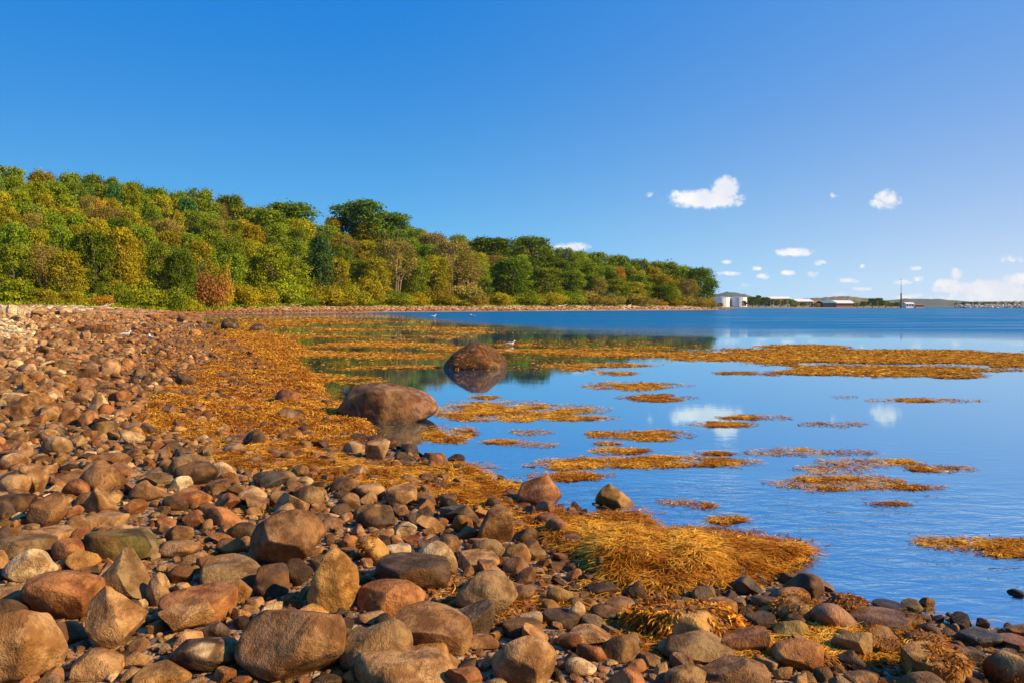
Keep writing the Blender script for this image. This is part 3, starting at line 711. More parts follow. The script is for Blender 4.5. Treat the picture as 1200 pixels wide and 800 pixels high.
def frond_strips(P, Lh, Wd, tilt, r, up=.5):
    """curved ribbons rooted at P (n,3): length, width; returns V, F(4)"""
    n = len(P); a = r.uniform(0, 2 * np.pi, n); bend = r.normal(0, .7, n); e0 = r.uniform(-.05, 1, n) * tilt
    V = np.zeros((n, 8, 3)); cur = np.array(P, dtype=float).copy()
    for k in range(4):
        w = Wd * (1, 1.1, .85, .3)[k]
        side = np.stack([-np.sin(a), np.cos(a), r.normal(0, .25, n)], 1)
        V[:, 2 * k] = cur - side * w[:, None] / 2; V[:, 2 * k + 1] = cur + side * w[:, None] / 2
        if k < 3:
            step = np.stack([np.cos(a) * np.cos(e0), np.sin(a) * np.cos(e0), np.sin(e0)], 1) * (Lh / 3)[:, None]
            cur = cur + step; a = a + bend; e0 = e0 - up
    idx = (np.arange(n) * 8)[:, None, None] + np.array([[0, 1, 3, 2], [2, 3, 5, 4], [4, 5, 7, 6]])[None]
    return V.reshape(-1, 3), idx.reshape(-1, 4)

W_GOLD = np.array((.93, .49, .045)); W_RUST = np.array((.52, .17, .02)); W_DARK = np.array((.22, .07, .012)); W_YEL = np.array((.98, .66, .12))
def weed_tint(n, gold, r):
    t = np.clip(r.normal(gold, .22, n), 0, 1)[:, None]
    c = W_RUST * (1 - t) + W_GOLD * t
    y = r.uniform(size=n) < .18 * gold; c[y] = W_YEL
    dk = r.uniform(size=n) < .16; c[dk] = W_DARK
    return c * r.uniform(.75, 1.2, n)[:, None]

def weed_on_stone(V, W, r, where, n):
    """fronds hanging over the upper side of a stone given by world-size vertices V"""
    c = V.mean(0); k = np.nonzero(where)[0]
    k = r.choice(k, n); P = V[k] * 1.01
    out = P - c; out[:, 2] *= .5; out /= np.linalg.norm(out, axis=1)[:, None]
    m = len(P); Lh = r.uniform(.07, .15, m) * W; Wd = r.uniform(.018, .034, m) * W
    Vv = np.zeros((m, 8, 3)); cur = P.copy(); d = out + r.normal(0, .45, (m, 3)); d /= np.linalg.norm(d, axis=1)[:, None]
    for q in range(4):
        s = np.cross(d, r.normal(0, 1, (m, 3))); s /= np.linalg.norm(s, axis=1)[:, None] + 1e-6
        w = Wd * (1, 1.1, .8, .3)[q]
        Vv[:, 2 * q] = cur - s * w[:, None] / 2; Vv[:, 2 * q + 1] = cur + s * w[:, None] / 2
        cur = cur + d * (Lh / 3)[:, None]; d = d + np.array((0, 0, -.55)); d /= np.linalg.norm(d, axis=1)[:, None]
    idx = (np.arange(m) * 8)[:, None, None] + np.array([[0, 1, 3, 2], [2, 3, 5, 4], [4, 5, 7, 6]])[None]
    return Vv.reshape(-1, 3), idx.reshape(-1, 4)

WORDS = {'tan': 'tan', 'brown': 'brown', 'grey': 'grey', 'rust': 'rust brown', 'dark': 'dark', 'pale': 'pale', 'pink': 'pinkish', 'gold': 'golden brown', 'olive': 'olive', 'white': 'white'}
for i, (x0, y0, x1, y1, tone, fl, label, short) in enumerate(STONES):
    cx = (x0 + x1) / 2
    X0, Y0, g0 = ground_at(cx, y1)
    d = Y0
    for _ in range(2):
        W = (x1 - x0) / F * d; D = W * (.82 if 's' not in fl else .95); d = Y0 + .40 * D
    Xc = (cx - 600) / F * d; g = max(float(height(Xc, d)), -.35)
    ztop = EYE - (y0 - 360) / F * (d + .1 * D)
    Hh_ = np.clip(ztop - g, .26 * W, 1.25 * W); Ht = Hh_ * 1.18
    st = 's' if 's' in fl else ('a' if 'a' in fl else 'r')
    sub = 5 if (x1 - x0) > 55 else 4
    V, Fc = stone_shape(1000 + i * 7 + (5 if tone == 'lone' else 0), sub, st)
    tp = .5 if 'lone' in label else (.42 if any(w_ in label for w_ in ('cone', 'pyramid', 'peak', 'triangular', 'wedge')) else 0)
    if tp and 'slab' not in label and 'below' not in label[:30]:      # boulders that narrow upward to a peak
        k = 1 - tp * np.clip(V[:, 2] + .35, 0, 1.35) / 1.35; V = np.stack([V[:, 0] * k, V[:, 1] * k, V[:, 2]], 1)
        V = V / np.abs(V).max(0)
    if tone == 'lone':
        V[:, 2] *= 1 - .28 * np.clip(V[:, 0], -.2, 1); V[:, 2] /= V[:, 2].max()
    V = V * np.array([W / 2, D / 2, Ht / 2]); zc = g + Hh_ - Ht / 2
    r = np.random.default_rng(i)
    col = np.tile(TONES[tone] * r.uniform(.9, 1.12), (len(V), 1))
    nz = fbm(V[:, 0] / W * 3 + i, V[:, 1] / W * 3, V[:, 2] / W * 3 + 9, 3)
    wz = zc + V[:, 2]
    near_water = float(-sdist(np.array([Xc]), np.array([d]), WP)[0]) < .6
    wet = (1 - sstep(0, .28, wz + .1 * (nz - .5))) * (1.0 if near_water else .25)
    col = col * (1 - .35 * wet)[:, None]
    if 'm' in fl: col = lerp(col, np.array((.11, .095, .02)), sstep(.42, .58, nz) * .8)
    if 'w' in fl: col = lerp(col, np.array((.26, .11, .025)), sstep(.42, .56, nz) * .8)
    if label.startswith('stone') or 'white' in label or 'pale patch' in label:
        col = lerp(col, TONES['pale'], sstep(.2, .7, V[:, 2] / (Ht / 2)) * sstep(.4, .55, nz) * .8)  # paler tops; the lit patch and sunlit cap put sunlight into the colour
    if tone == 'lone': col = lerp(col, np.array((.36, .19, .11)), sstep(.25, .6, V[:, 0] / (W / 2) + .5 * (nz - .5)) * .9)  # right half painted paler, the sunlit side put into its colour
    big = (x1 - x0) > 62
    name = 'boulder' if big else 'stone'
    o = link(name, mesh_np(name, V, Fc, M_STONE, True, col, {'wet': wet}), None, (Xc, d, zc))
    tag(o, label, 'boulder' if big else 'stone', 'stones lying on the shore')
    ITEMS.append((o, cx, (y0 + y1) / 2, x1 - x0, None, short))
    DISCS.append((Xc, d, .46 * W, True)); INDIV.append(o)
    if 'w' in fl:
        up = (V[:, 2] > -.3 * Ht) & (nz > .47)
        if up.sum() > 20:
            n = int(520 if W > .3 else 320)
            if tone == 'weed': n = 420 if Y0 < 12 else 160
            WV, WF = weed_on_stone(V, min(W, .8), r, up, n)
            wo = link('seaweed_cover', mesh_np('seaweed_cover', WV, WF, M_WEED, False, np.repeat(weed_tint(n, (.1 if 'lone' in label else .3) if tone != 'gold' else .45, r), 8, 0)), o)
NH = len(INDIV)

# every other stone, largest first, each given free ground
r = np.random.default_rng(11)
grid = {}; CELL = .5
def cells(x, y, rr):
    for a_ in range(int((x - rr) // CELL), int((x + rr) // CELL) + 1):
        for b_ in range(int((y - rr) // CELL), int((y + rr) // CELL) + 1): yield a_, b_
def put(x, y, rr):
    for c_ in cells(x, y, rr): grid.setdefault(c_, []).append((x, y, rr))
def free(x, y, rr, k):
    for c_ in cells(x, y, rr):
        for (a_, b_, q) in grid.get(c_, ()):
            if (a_ - x) ** 2 + (b_ - y) ** 2 < (k * (q + rr)) ** 2: return False
    return True
for x, y, rr, _ in DISCS: put(x, y, rr)
cand = []
#        radius, per m2, nearest Y, farthest Y
for rad_, dens_, ya, yb in ((.30, .4, 45, 95), (.24, .5, 12, 90), (.17, 1.6, 9, 75), (.13, 4.0, 6, 70), (.10, 7, 3.2, 60), (.075, 16, 2.2, 45), (.055, 30, 2.2, 26), (.040, 60, 2.2, 15), (.028, 110, 2.0, 9), (.019, 200, 2.0, 6.0), (.013, 320, 2.0, 4.6)):
    A = (yb ** 2 - ya ** 2) * .69
    n = int(A * dens_)
    y = np.sqrt(r.uniform(ya ** 2, yb ** 2, n)); x = r.uniform(-.69, .69, n) * y
    h, s, t = height(x, y, True)
    b = bed_density(x, y)
    keep = (s > -2.2) & (s < 75) & (t < -6)
    prob = np.where(s > 0, 1.0, .45) * (1 - .22 * np.clip(b, 0, 1) * (rad_ < .2)) * (1 - .55 * (b > 1.02))
    if rad_ > .12: prob = prob * sstep(2.2, 4.5, s) + .12 * prob
    keep &= r.uniform(size=n) < prob
    for X_, Y_, g_, s_, b_ in zip(x[keep], y[keep], h[keep], s[keep], b[keep]):
        q = rad_ * r.uniform(.82, 1.25)
        if free(X_, Y_, q, .80):
            put(X_, Y_, q); cand.append((X_, Y_, g_, s_, b_, q))
print('stones', len(cand))
# heap of rocks at the far left
cand = np.array(cand)
X_, Y_, g_, s_, b_, q_ = cand.T
n = len(cand)
up = vnoise(X_ * .6, Y_ * .6)
# tones: warm tan and pink on the upper beach, browns and darks lower down
def pick_tone(i):
    s = s_[i]; u = r.uniform()
    if s < 1.2: w = (('dark', .32), ('brown', .3), ('rust', .2), ('grey', .1), ('gold', .08))
    elif s < 5: w = (('brown', .30), ('tan', .20), ('rust', .16), ('grey', .12), ('dark', .12), ('gold', .05), ('pale', .05))
    else: w = (('tan', .27), ('pink', .20), ('brown', .22), ('pale', .09), ('rust', .10), ('grey', .07), ('dark', .05))
    if Y_[i] > 28 and X_[i] / Y_[i] < -.60: w = (('white', .3), ('pale', .4), ('pink', .3))
    for k, p in w:
        u -= p
        if u < 0: return k
    return 'tan'
tones = [pick_tone(i) for i in range(n)]
asp = r.uniform(.62, 1.0, n); flat = r.uniform(.42, .85, n); rz = r.uniform(0, np.pi, n)
styles = r.choice(['r', 'a', 's'], n, p=[.30, .50, .20])
tcol = np.array([TONES[t] for t in tones]) * r.uniform(.72, 1.22, (n, 1)) * (1 + r.normal(0, .03, (n, 3)))
wetv = (1 - sstep(0, 2.0, s_))
tcol = tcol * (1 - .30 * wetv)[:, None]
tcol = lerp(tcol, np.array((.26, .11, .03)), np.clip(b_, 0, 1) * r.uniform(0, .7, n))
pxs = q_ * 2 / Y_ * F
inpic = (np.abs(X_ / Y_) < .655) & (Y_ > 2.6)
key = np.where(inpic, pxs, 0)
order = np.argsort(-key)
N_IND = 300 - NH
ind = set(order[:N_IND].tolist())
LIB = {}
def lib(style, sub, k):
    kk = (style, sub, k)
    if kk not in LIB: LIB[kk] = stone_shape(5000 + k * 31 + ord(style), sub, style)
    return LIB[kk]
def placed(i, sub, nk):
    V, Fc = lib(styles[i], sub, int(r.integers(nk)))
    h_ = flat[i] * (1 if styles[i] != 's' else .75)
    P = V * np.array([q_[i], q_[i] * asp[i], q_[i] * h_])
    tl = r.normal(0, .16, 2)
    P = np.stack([P[:, 0], P[:, 1] - P[:, 2] * tl[0], P[:, 2] + P[:, 1] * tl[0] + P[:, 0] * tl[1]], 1)
    c_, s2 = math.cos(rz[i]), math.sin(rz[i])
    P = np.stack([P[:, 0] * c_ - P[:, 1] * s2, P[:, 0] * s2 + P[:, 1] * c_, P[:, 2]], 1)
    z = g_[i] + q_[i] * h_ * r.uniform(.35, .62)
    if s_[i] < -.12 and (r.uniform() < .93 or q_[i] > .05): z = min(z, -q_[i] * h_ * 1.15 - .012)
    return P, Fc, (X_[i], Y_[i], z)
for i in order[:N_IND]:
    P, Fc, loc = placed(i, 4, 26)
    o = link('stone', mesh_np('stone', P, Fc, M_STONE, True, np.tile(tcol[i], (len(P), 1)), {'wet': np.full(len(P), wetv[i] * .6)}), None, loc)
    px, py = to_px(*loc)
    sz = 'small' if pxs[i] < 34 else ('middling' if pxs[i] < 46 else 'large')
    shp = {'r': 'rounded', 'a': 'angular', 's': 'flat'}[styles[i]]
    tag(o, None, 'stone', 'stones lying on the shore')
    ITEMS.append((o, px, py, pxs[i], '%s %s %s stone' % (sz, shp, WORDS[tones[i]]), ''))
    INDIV.append(o)
VV, FF, CC, WW = [], [], [], []; off = 0
for i in range(n):
    if i in ind: continue
    p_ = pxs[i]; sub = 3 if p_ > 17 else 2
    if p_ < 4: sub = 1 if p_ < 2 else 2
    P, Fc, loc = placed(i, sub, 22)
    VV.append(P + np.array(loc)); FF.append(Fc + off); off += len(P)
    CC.append(np.repeat(tcol[i][None], len(P), 0)); WW.append(np.full(len(P), wetv[i] * .6))
o = link('cobbles', mesh_np('cobbles', np.concatenate(VV), np.concatenate(FF), M_STONE, True, np.concatenate(CC), {'wet': np.concatenate(WW)}))
o.data.set_sharp_from_angle(angle=math.radians(30))
tag(o, 'countless smaller brown and tan cobbles covering the stony beach', 'cobbles', None, 'stuff')
print('stone verts', off)

# far beach stones and drift line under the wooded bank
m = 5200
PXf = r.uniform(-20, 880, m); tt = r.uniform(0, 1, m)
Yf = np.interp(PXf, [0, 100, 200, 250, 300, 400, 500, 600, 700, 800, 845, 880], [137, 148, 168, 192, 210, 245, 288, 333, 380, 425, 447, 448]) + tt * np.interp(PXf, [0, 840], [14, 22]) * np.where(PXf > 845, .1, 1) - 6
px2 = r.uniform(-40, 300, 6000); PXf = np.concatenate([PXf, px2]); Yf = np.concatenate([Yf, np.sqrt(r.uniform(84 ** 2, 158 ** 2, 6000))])
Xf = (PXf - 600) / F * Yf
hf, sf, tf = height(Xf, Yf, True)
ok = (sf > .5) & (tf < 3)
Xf, Yf, hf, sf = Xf[ok], Yf[ok], hf[ok], sf[ok]
VV, FF, CC = [], [], []; off = 0
for i in range(len(Xf)):
    V, Fc = lib('a', 1, i % 12)
    q = abs(r.normal(.16, .14)) + .10
    hi = sf[i] > 13
    c_ = TONES['white' if (hi and r.uniform() < .5) else ('pink' if sf[i] > 6 else ('rust' if r.uniform() < .6 else 'brown'))] * r.uniform(.7, 1.15)
    VV.append(V * np.array([q * 1.4, q, q * .6]) + np.array([Xf[i], Yf[i], hf[i] + q * .3])); FF.append(Fc + off); off += len(V); CC.append(np.repeat(c_[None], len(V), 0))
o = link('far_beach_stones', mesh_np('far_beach_stones', np.concatenate(VV), np.concatenate(FF), M_STONE, True, np.concatenate(CC), {'wet': np.zeros(off)}))
tag(o, 'pink and whitish stones strewn along the far beach below the trees', 'beach stones', None, 'stuff')

# ------------------------------------------------------------------ weed
def scatter_px(ells, per_px, r, jit=1.0, edge=True, nscale=.5, floor=None):
    out = []
    for e in ells:
        cx, cy, rx, ry = e[:4]; w = e[4]
        n = int(np.pi * rx * ry * per_px * min(w, 1.2)) + 6
        a = r.uniform(0, 2 * np.pi, n); q = np.sqrt(r.uniform(0, 1, n)) * (1 + .12 * r.normal(size=n))
        out.append(np.stack([cx + rx * q * np.cos(a), cy + ry * q * np.sin(a)], 1))
    return np.concatenate(out)
for i, (cx, cy, rx, ry, gold, label) in enumerate(PATCHES):
    r = np.random.default_rng(300 + i)
    n = int(np.pi * rx * ry * (15.0 if cy > 500 else 18.0)) + 160
    a = r.uniform(0, 2 * np.pi, n); q = np.sqrt(r.uniform(0, 1, n)) * 1.22
    rag = 1 + .5 * (vnoise(3 * np.cos(a) + i * 9.1 + 20, 3 * np.sin(a) + 20) - .5)
    px = cx + 1.12 * rx * q * rag * np.cos(a); py = np.maximum(cy + ry * q * rag * np.sin(a) + ry * .35 * (vnoise(px * .06 + i * 5, px * 0) - .5), 364)
    Yw = EYE * F / (py - 360); Xw = (px - 600) / F * Yw; dd = EYE * F / (cy - 360)
    kn = fbm(Xw * 26 / dd, Yw * 22 / dd, o=4); pr = (1.15 - q ** 1.3) * 1.1 * sstep(.43, .58, kn + .12 * (1 - q)) + .06
    keep = r.uniform(size=n) < pr; Xw, Yw, kn = Xw[keep], Yw[keep], kn[keep]
    d = dd; m = len(Xw)
    Lh = r.uniform(.4, 1.3, m) * (.045 + .0036 * d); Wd = r.uniform(.6, 1.3, m) * (.003 + .0006 * d)
    c0 = np.array([float(Xw.mean()), float(Yw.mean()), 0.0])
    P = np.stack([Xw, Yw, .004 + r.uniform(0, 1, m) ** 3 * (.010 + .0005 * d)], 1) - c0
    V, Fc = frond_strips(P, Lh, Wd, .16, r, .08)
    V[:, 2] = np.maximum(V[:, 2], .003)
    o = link('floating_seaweed', mesh_np('floating_seaweed', V, Fc, M_WEED, False, np.repeat(weed_tint(m, gold, r), 8, 0)), None, tuple(c0))
    tag(o, label, 'seaweed patch', 'seaweed patches floating on the calm water')
# the flooded weed field
r = np.random.default_rng(77)
PT = scatter_px(FIELD, 9.5, r); PT = PT[PT[:, 1] > 367]
Yw = EYE * F / (PT[:, 1] - 360); Xw = (PT[:, 0] - 600) / F * Yw
kn = fbm(Xw * .30, Yw * .42, o=4); right = sstep(820, 900, PT[:, 0])
keep = r.uniform(size=len(kn)) < sstep(.46, .58, kn + .15 * right) * .9 + .02
Xw, Yw, kn = Xw[keep], Yw[keep], kn[keep]; m = len(Xw)
Lh = r.uniform(.5, 1.4, m) * (.05 + .0058 * Yw); Wd = r.uniform(.6, 1.3, m) * (.004 + .0010 * Yw)
P = np.stack([Xw, Yw, .004 + r.uniform(0, 1, m) ** 3 * (.01 + .0006 * Yw)], 1)
V, Fc = frond_strips(P, Lh, Wd, .16, r, .08); V[:, 2] = np.maximum(V[:, 2], .002)
gold = .85 * np.ones(m)
tn = np.concatenate([weed_tint(m, .8, r)]) * (0.8 + .45 * (kn[:, None] - .3))
o = link('floating_seaweed_field', mesh_np('floating_seaweed_field', V, Fc, M_WEED, False, np.repeat(tn, 8, 0)))
tag(o, 'wide golden field of seaweed floating across the calm bay', 'seaweed field', None, 'stuff')
print('field fronds', m)
# matted bed lying on the shore: a lumpy sheet and loose fronds over it
az2 = np.radians(np.linspace(-34, 24, 560)); rad2 = np.geomspace(4.2, 60, 620)
X, Y, Fc = polar(rad2, az2)
b = bed_density(X, Y); g = height(X, Y)
nn = fbm(X * 1.7, Y * 1.7, o=4); n2 = fbm(X * 6, Y * 6, o=3)
def bed_top(X, Y, b, g, nn, n2):
    th = np.clip(b - .12, 0, 1.0) * (.02 + .26 * np.clip(nn - .42, 0, 1) + .09 * np.clip(n2 - .4, 0, 1)) + np.clip(b - 1.0, 0, .3) * .16 * np.clip(nn - .2, 0, 1)
    return np.maximum(g, 0) + th - .03 * (b < .2) - .02
Zb = bed_top(X, Y, b, g, nn, n2)
inside = (b * (.15 + 1.7 * nn) > .52 - .12 * (Y < 9.5))
fk = inside[Fc].all(1); Fb = Fc[fk]
used = np.unique(Fb); remap = -np.ones(len(X), int); remap[used] = np.arange(len(used))
o = link('shore_seaweed', mesh_np('shore_seaweed', np.stack([X, Y, Zb], 1)[used], remap[Fb], M_BED, True))
tag(o, 'matted orange brown seaweed draped over the lower shore', 'seaweed bed', None, 'stuff')
r = np.random.default_rng(99)
PT = np.concatenate([scatter_px(BEDS, 3.2, r), scatter_px([b_ for b_ in BEDS if b_[4] >= 1 and b_[0] > 600], 2.2, r)])
Y = np.empty(len(PT)); Yg = np.linspace(0, 1, 2)
Yw = EYE * F / (PT[:, 1] - 360)
for _ in range(6):
    Xw = (PT[:, 0] - 600) / F * Yw; gh = np.maximum(height(Xw, Yw), 0) + .04; Yw = (EYE - gh) * F / (PT[:, 1] - 360)
Xw = (PT[:, 0] - 600) / F * Yw
b = bed_density(Xw, Yw); nn = fbm(Xw * 1.7, Yw * 1.7, o=4); n2 = fbm(Xw * 6, Yw * 6, o=3)
keep = (b * (.15 + 1.7 * nn) > .50 - .12 * (Yw < 9.5)) | (r.uniform(size=len(b)) < .12)
Xw, Yw, b, nn, n2 = [q[keep] for q in (Xw, Yw, b, nn, n2)]; m = len(Xw)
n3 = fbm(Xw * 3.3 + 8, Yw * 3.3, o=3); kp = (n3 > .43) | (r.uniform(size=m) < .22) | (Yw > 10); Xw, Yw, b, nn, n2, n3 = [q[kp] for q in (Xw, Yw, b, nn, n2, n3)]; m = len(Xw)
Zt = bed_top(Xw, Yw, b, height(Xw, Yw), nn, n2) + r.uniform(0, .02, m)
Lh = r.uniform(.5, 1.5, m) * (.07 + .004 * Yw); Wd = r.uniform(.5, 1.2, m) * (.005 + .0007 * Yw)
fine = (Yw < 9.5); Lh = np.where(fine, Lh * 1.25, Lh); Wd = np.where(fine, Wd * .7, Wd)
V, Fc = frond_strips(np.stack([Xw, Yw, Zt + .012], 1), Lh, Wd, np.where(fine, .22, .7), r, np.where(fine, .13, .5))
V[:, 2] = np.maximum(V[:, 2], .004)
gold = np.clip(.30 + 1.5 * (nn - .42) + 1.2 * (n3 - .5) - .12 * (b > 1.0), .05, .85)
t = np.clip(gold + r.normal(0, .22, m), 0, 1)[:, None]
cc = W_RUST * (1 - t) + W_GOLD * t
yl = r.uniform(size=m) < .14; cc[yl] = W_YEL; dk = r.uniform(size=m) < .2; cc[dk] = W_DARK
o = link('loose_seaweed', mesh_np('loose_seaweed', V, Fc, M_WEED, False, np.repeat(cc, 8, 0)))
tag(o, 'loose golden and rust seaweed fronds lying between shore stones', 'seaweed', None, 'stuff')
print('bed fronds', m)
# ------------------------------------------------------------------ trees
def tube(pts, radii, seg=6):
    pts = np.array(pts, dtype=float); n = len(pts); V = []; 
    for i in range(n):
        d = pts[min(i + 1, n - 1)] - pts[max(i - 1, 0)]; d /= np.linalg.norm(d) + 1e-9
        a = np.cross(d, (0.3, 1, 0.2)); a /= np.linalg.norm(a); b = np.cross(d, a)
        for k in range(seg):
            t = 2 * np.pi * k / seg; V.append(pts[i] + radii[i] * (a * math.cos(t) + b * math.sin(t)))
    Fc = [(i * seg + k, i * seg + (k + 1) % seg, (i + 1) * seg + (k + 1) % seg, (i + 1) * seg + k) for i in range(n - 1) for k in range(seg)]
    return np.array(V), np.array(Fc)
def join(parts):
    V, Fc, o = [], [], 0
    for v, f in parts: V.append(v); Fc.append(f + o); o += len(v)
    return np.concatenate(V), np.concatenate(Fc)
def leaves(C, R_, n, size, r, outward=.6, squash=.8):
    """n leaf clumps over the lobes with centres C and radii R_"""
    w = R_ ** 2; k = r.choice(len(C), n, p=w / w.sum())
    d = r.normal(size=(n, 3)); d /= np.linalg.norm(d, axis=1)[:, None]
    d[:, 2] = np.where((d[:, 2] < 0) & (r.uniform(size=n) < .55), -d[:, 2], d[:, 2])
    rr = R_[k] * np.clip(r.normal(.95, .32, n), .05, 1.8)
    P = C[k] + d * rr[:, None] * np.array((1, 1, squash))
    nrm = d * outward + r.normal(0, .55, (n, 3)) + np.array((0, 0, .25)); nrm /= np.linalg.norm(nrm, axis=1)[:, None]
    a = np.cross(nrm, r.normal(size=(n, 3))); a /= np.linalg.norm(a, axis=1)[:, None]; b = np.cross(nrm, a)
    s = size * r.uniform(.55, 1.35, n)[:, None]
    V = np.stack([P - a * s, P - b * s * .62 + nrm * s * .1, P + a * s, P + b * s * .62 + nrm * s * .1], 1)
    idx = (np.arange(n) * 4)[:, None] + np.arange(4)
    lobe = r.uniform(0, 1, len(C))[k]
    t = np.stack([np.clip(.5 * lobe + .5 * r.uniform(0, 1, n), 0, 1), np.clip(.55 * lobe + .45 * r.uniform(0, 1, n), 0, 1), r.uniform(0, 1, n)], 1)
    return V.reshape(-1, 3), idx, np.repeat(t, 4, 0)
H0, W0 = 13.0, 9.0
def tree_meshes(kind, seed):
    r = np.random.default_rng(seed)
    parts = []
    zb = {'P': .34, 'E': .22}.get(kind, .14)
    trunk = [(0, 0, -1.5), (.1, 0, H0 * .2), (r.normal(0, .25), r.normal(0, .2), H0 * .45), (r.normal(0, .4), r.normal(0, .3), H0 * .85)]
    parts.append(tube(trunk, [.32, .26, .18, .05], 7))
    nl = {'P': 44, 'E': 46, 'D': 66}.get(kind, 58)
    C, R_ = [], []
    for i in range(nl):
        t = (i + .5) / nl; z = zb + (1 - zb) * t ** .85
        prof = math.sin(math.pi * min(1, max(0, (z - zb + .10) / (1.08 - zb + .10))) ** .75) ** .55 if kind != 'T' else (1.08 - z) ** .55
        ang = i * 2.4 + r.normal(0, .4)
        q = prof * W0 / 2 * r.uniform(.55 if kind != 'E' else .15, .86)
        rad = r.uniform(.65, 1.45) * (1 if kind != 'E' else 1.1)
        c = np.array([q * math.cos(ang), q * math.sin(ang), min(z * H0, H0 - rad * .8 - 2.6 * (q / (W0 / 2)) ** 2 - r.uniform(0, .6))])
        C.append(c); R_.append(rad)
        if i % 3 == 0:
            s = np.array([0, 0, max(c[2] - q * .8 - .6, H0 * .16)]); m_ = (s + c) / 2 + np.array([0, 0, -.4])
            parts.append(tube([s, m_, c + (c - s) * .12], [.12, .07, .02], 4))
            if kind == 'P':
                for _ in range(3):
                    e = c + r.normal(0, 1.0, 3) + np.array([0, 0, .5]); parts.append(tube([m_, (m_ + e) / 2 + r.normal(0, .15, 3), e], [.06, .05, .02], 3))
    if kind == 'P':                                             # several pale stems near the foot
        for _ in range(6):
            a = r.uniform(0, 6.28); e = np.array([math.cos(a) * 2.6, math.sin(a) * 2.6, H0 * r.uniform(.45, .7)])
            parts.append(tube([(math.cos(a) * .5, math.sin(a) * .5, -1), e * np.array((.45, .45, .5)), e], [.15, .11, .04], 4))
    C = np.array(C); R_ = np.array(R_)
    if kind == 'E':                                             # ragged horizontal branches on one side
        ex = []
        for i in range(7):
            z = H0 * (.55 + .055 * i); ex.append((-W0 * r.uniform(.36, .50), r.normal(0, 1.2), z))
            parts.append(tube([(0, 0, z - .8), (-W0 * .25, 0, z - .3), ex[-1]], [.12, .08, .02], 4))
        C = np.concatenate([C, np.array(ex)]); R_ = np.concatenate([R_, np.full(7, .85)])
    n = {'P': 6500, 'D': 8500, 'E': 9000}.get(kind, 7000)
    V, Fc, t = leaves(C, R_, n, {'P': .16}.get(kind, .21), r, squash=.8 if kind != 'E' else .62)
    tv, tf = join(parts)
    return mesh_np('trunk', tv, tf, M_PALEBARK if kind == 'P' else M_BARK, True), mesh_np('crown', V, Fc, LEAF[kind], False, t)
TM = {}
for ki, (kd, nv) in enumerate((('G', 4), ('D', 3), ('Y', 3), ('L', 2), ('A', 2), ('O', 1), ('P', 3), ('T', 2), ('E', 2), ('R', 1))):
    TM[kd] = [tree_meshes(kd, 400 + ki * 20 + v_) for v_ in range(nv)]
KINDW = {'G': 'green broadleaf tree', 'D': 'dark green tree', 'Y': 'yellow green tree', 'L': 'bright yellow green tree', 'A': 'golden tree', 'O': 'orange tree', 'P': 'brown thinning tree', 'T': 'blue green tree', 'E': 'dark ragged tree', 'R': 'rust tree'}
TL_A = np.array(TL)
def tline(px):
    return float(np.interp(px, [600 + x / y * F for x, y in TL], [y for x, y in TL]))
TREE_ITEMS = []
rt = np.random.default_rng(5)
def place_tree(cx, top, w, kind, t, label, short, i, maxh=None):
    Yt = tline(cx); d = Yt + t * 1.15
    for _ in range(30):
        X = (cx - 600) / F * d; g = float(height(X, d)); zt = EYE + (360 - top) / F * d
        h = zt - g
        if h > 17.5 and t > 12: d += 3
        else: break
    h = max(h, 5.0); W = w / F * d
    o = empty('evergreen_tree' if kind in 'ET' else 'deciduous_tree', (X, d, g - .2), 0.0 if kind == 'E' and i % 2 else rt.uniform(-.9, .9) if kind == 'E' else rt.uniform(0, 6.28))
    tm, cm = TM[kind][i % len(TM[kind])]
    s = (W / W0 * 1.08, W / W0 * 1.08, h / H0)
    link('trunk', tm, o, (0, 0, 0), s); link('crown', cm, o, (0, 0, 0), s)
    tag(o, label or None, 'tree', 'trees of the wooded hillside')
    TREE_ITEMS.append((o, cx, top + w * .4, w, KINDW[kind], short))
for i, (cx, top, w, kind, t, label, short) in enumerate(TREES): place_tree(cx, top, w, kind, t, label, short, i)
SKYX = [0, 45, 105, 150, 205, 260, 300, 336, 372, 395, 424, 462, 490, 536, 576, 623, 660, 725, 776, 820, 834]
SKYY = [193, 196, 200, 208, 220, 224, 238, 236, 258, 250, 238, 250, 268, 274, 279, 279, 290, 297, 305, 316, 326]
k = 0
for row, (off_, step, t_) in enumerate(((9, 23, 62), (26, 26, 44), (48, 27, 30), (66, 30, 18))):
    px = -8 + row * 9
    while px < 826:
        sky_ = float(np.interp(px, SKYX, SKYY)); tp = sky_ + off_ * min(1.0, (352 - sky_) / 130) + rt.uniform(-3, 5)
        if tp < 322:
            kd = rt.choice(['G', 'D', 'Y', 'P', 'L', 'A'], p=[.52, .14, .22, .04, .06, .02])
            place_tree(px, tp, rt.uniform(26, 36), str(kd), t_ * (1 if px < 650 else .5), '', '', k); k += 1
        px += step * rt.uniform(.85, 1.15)
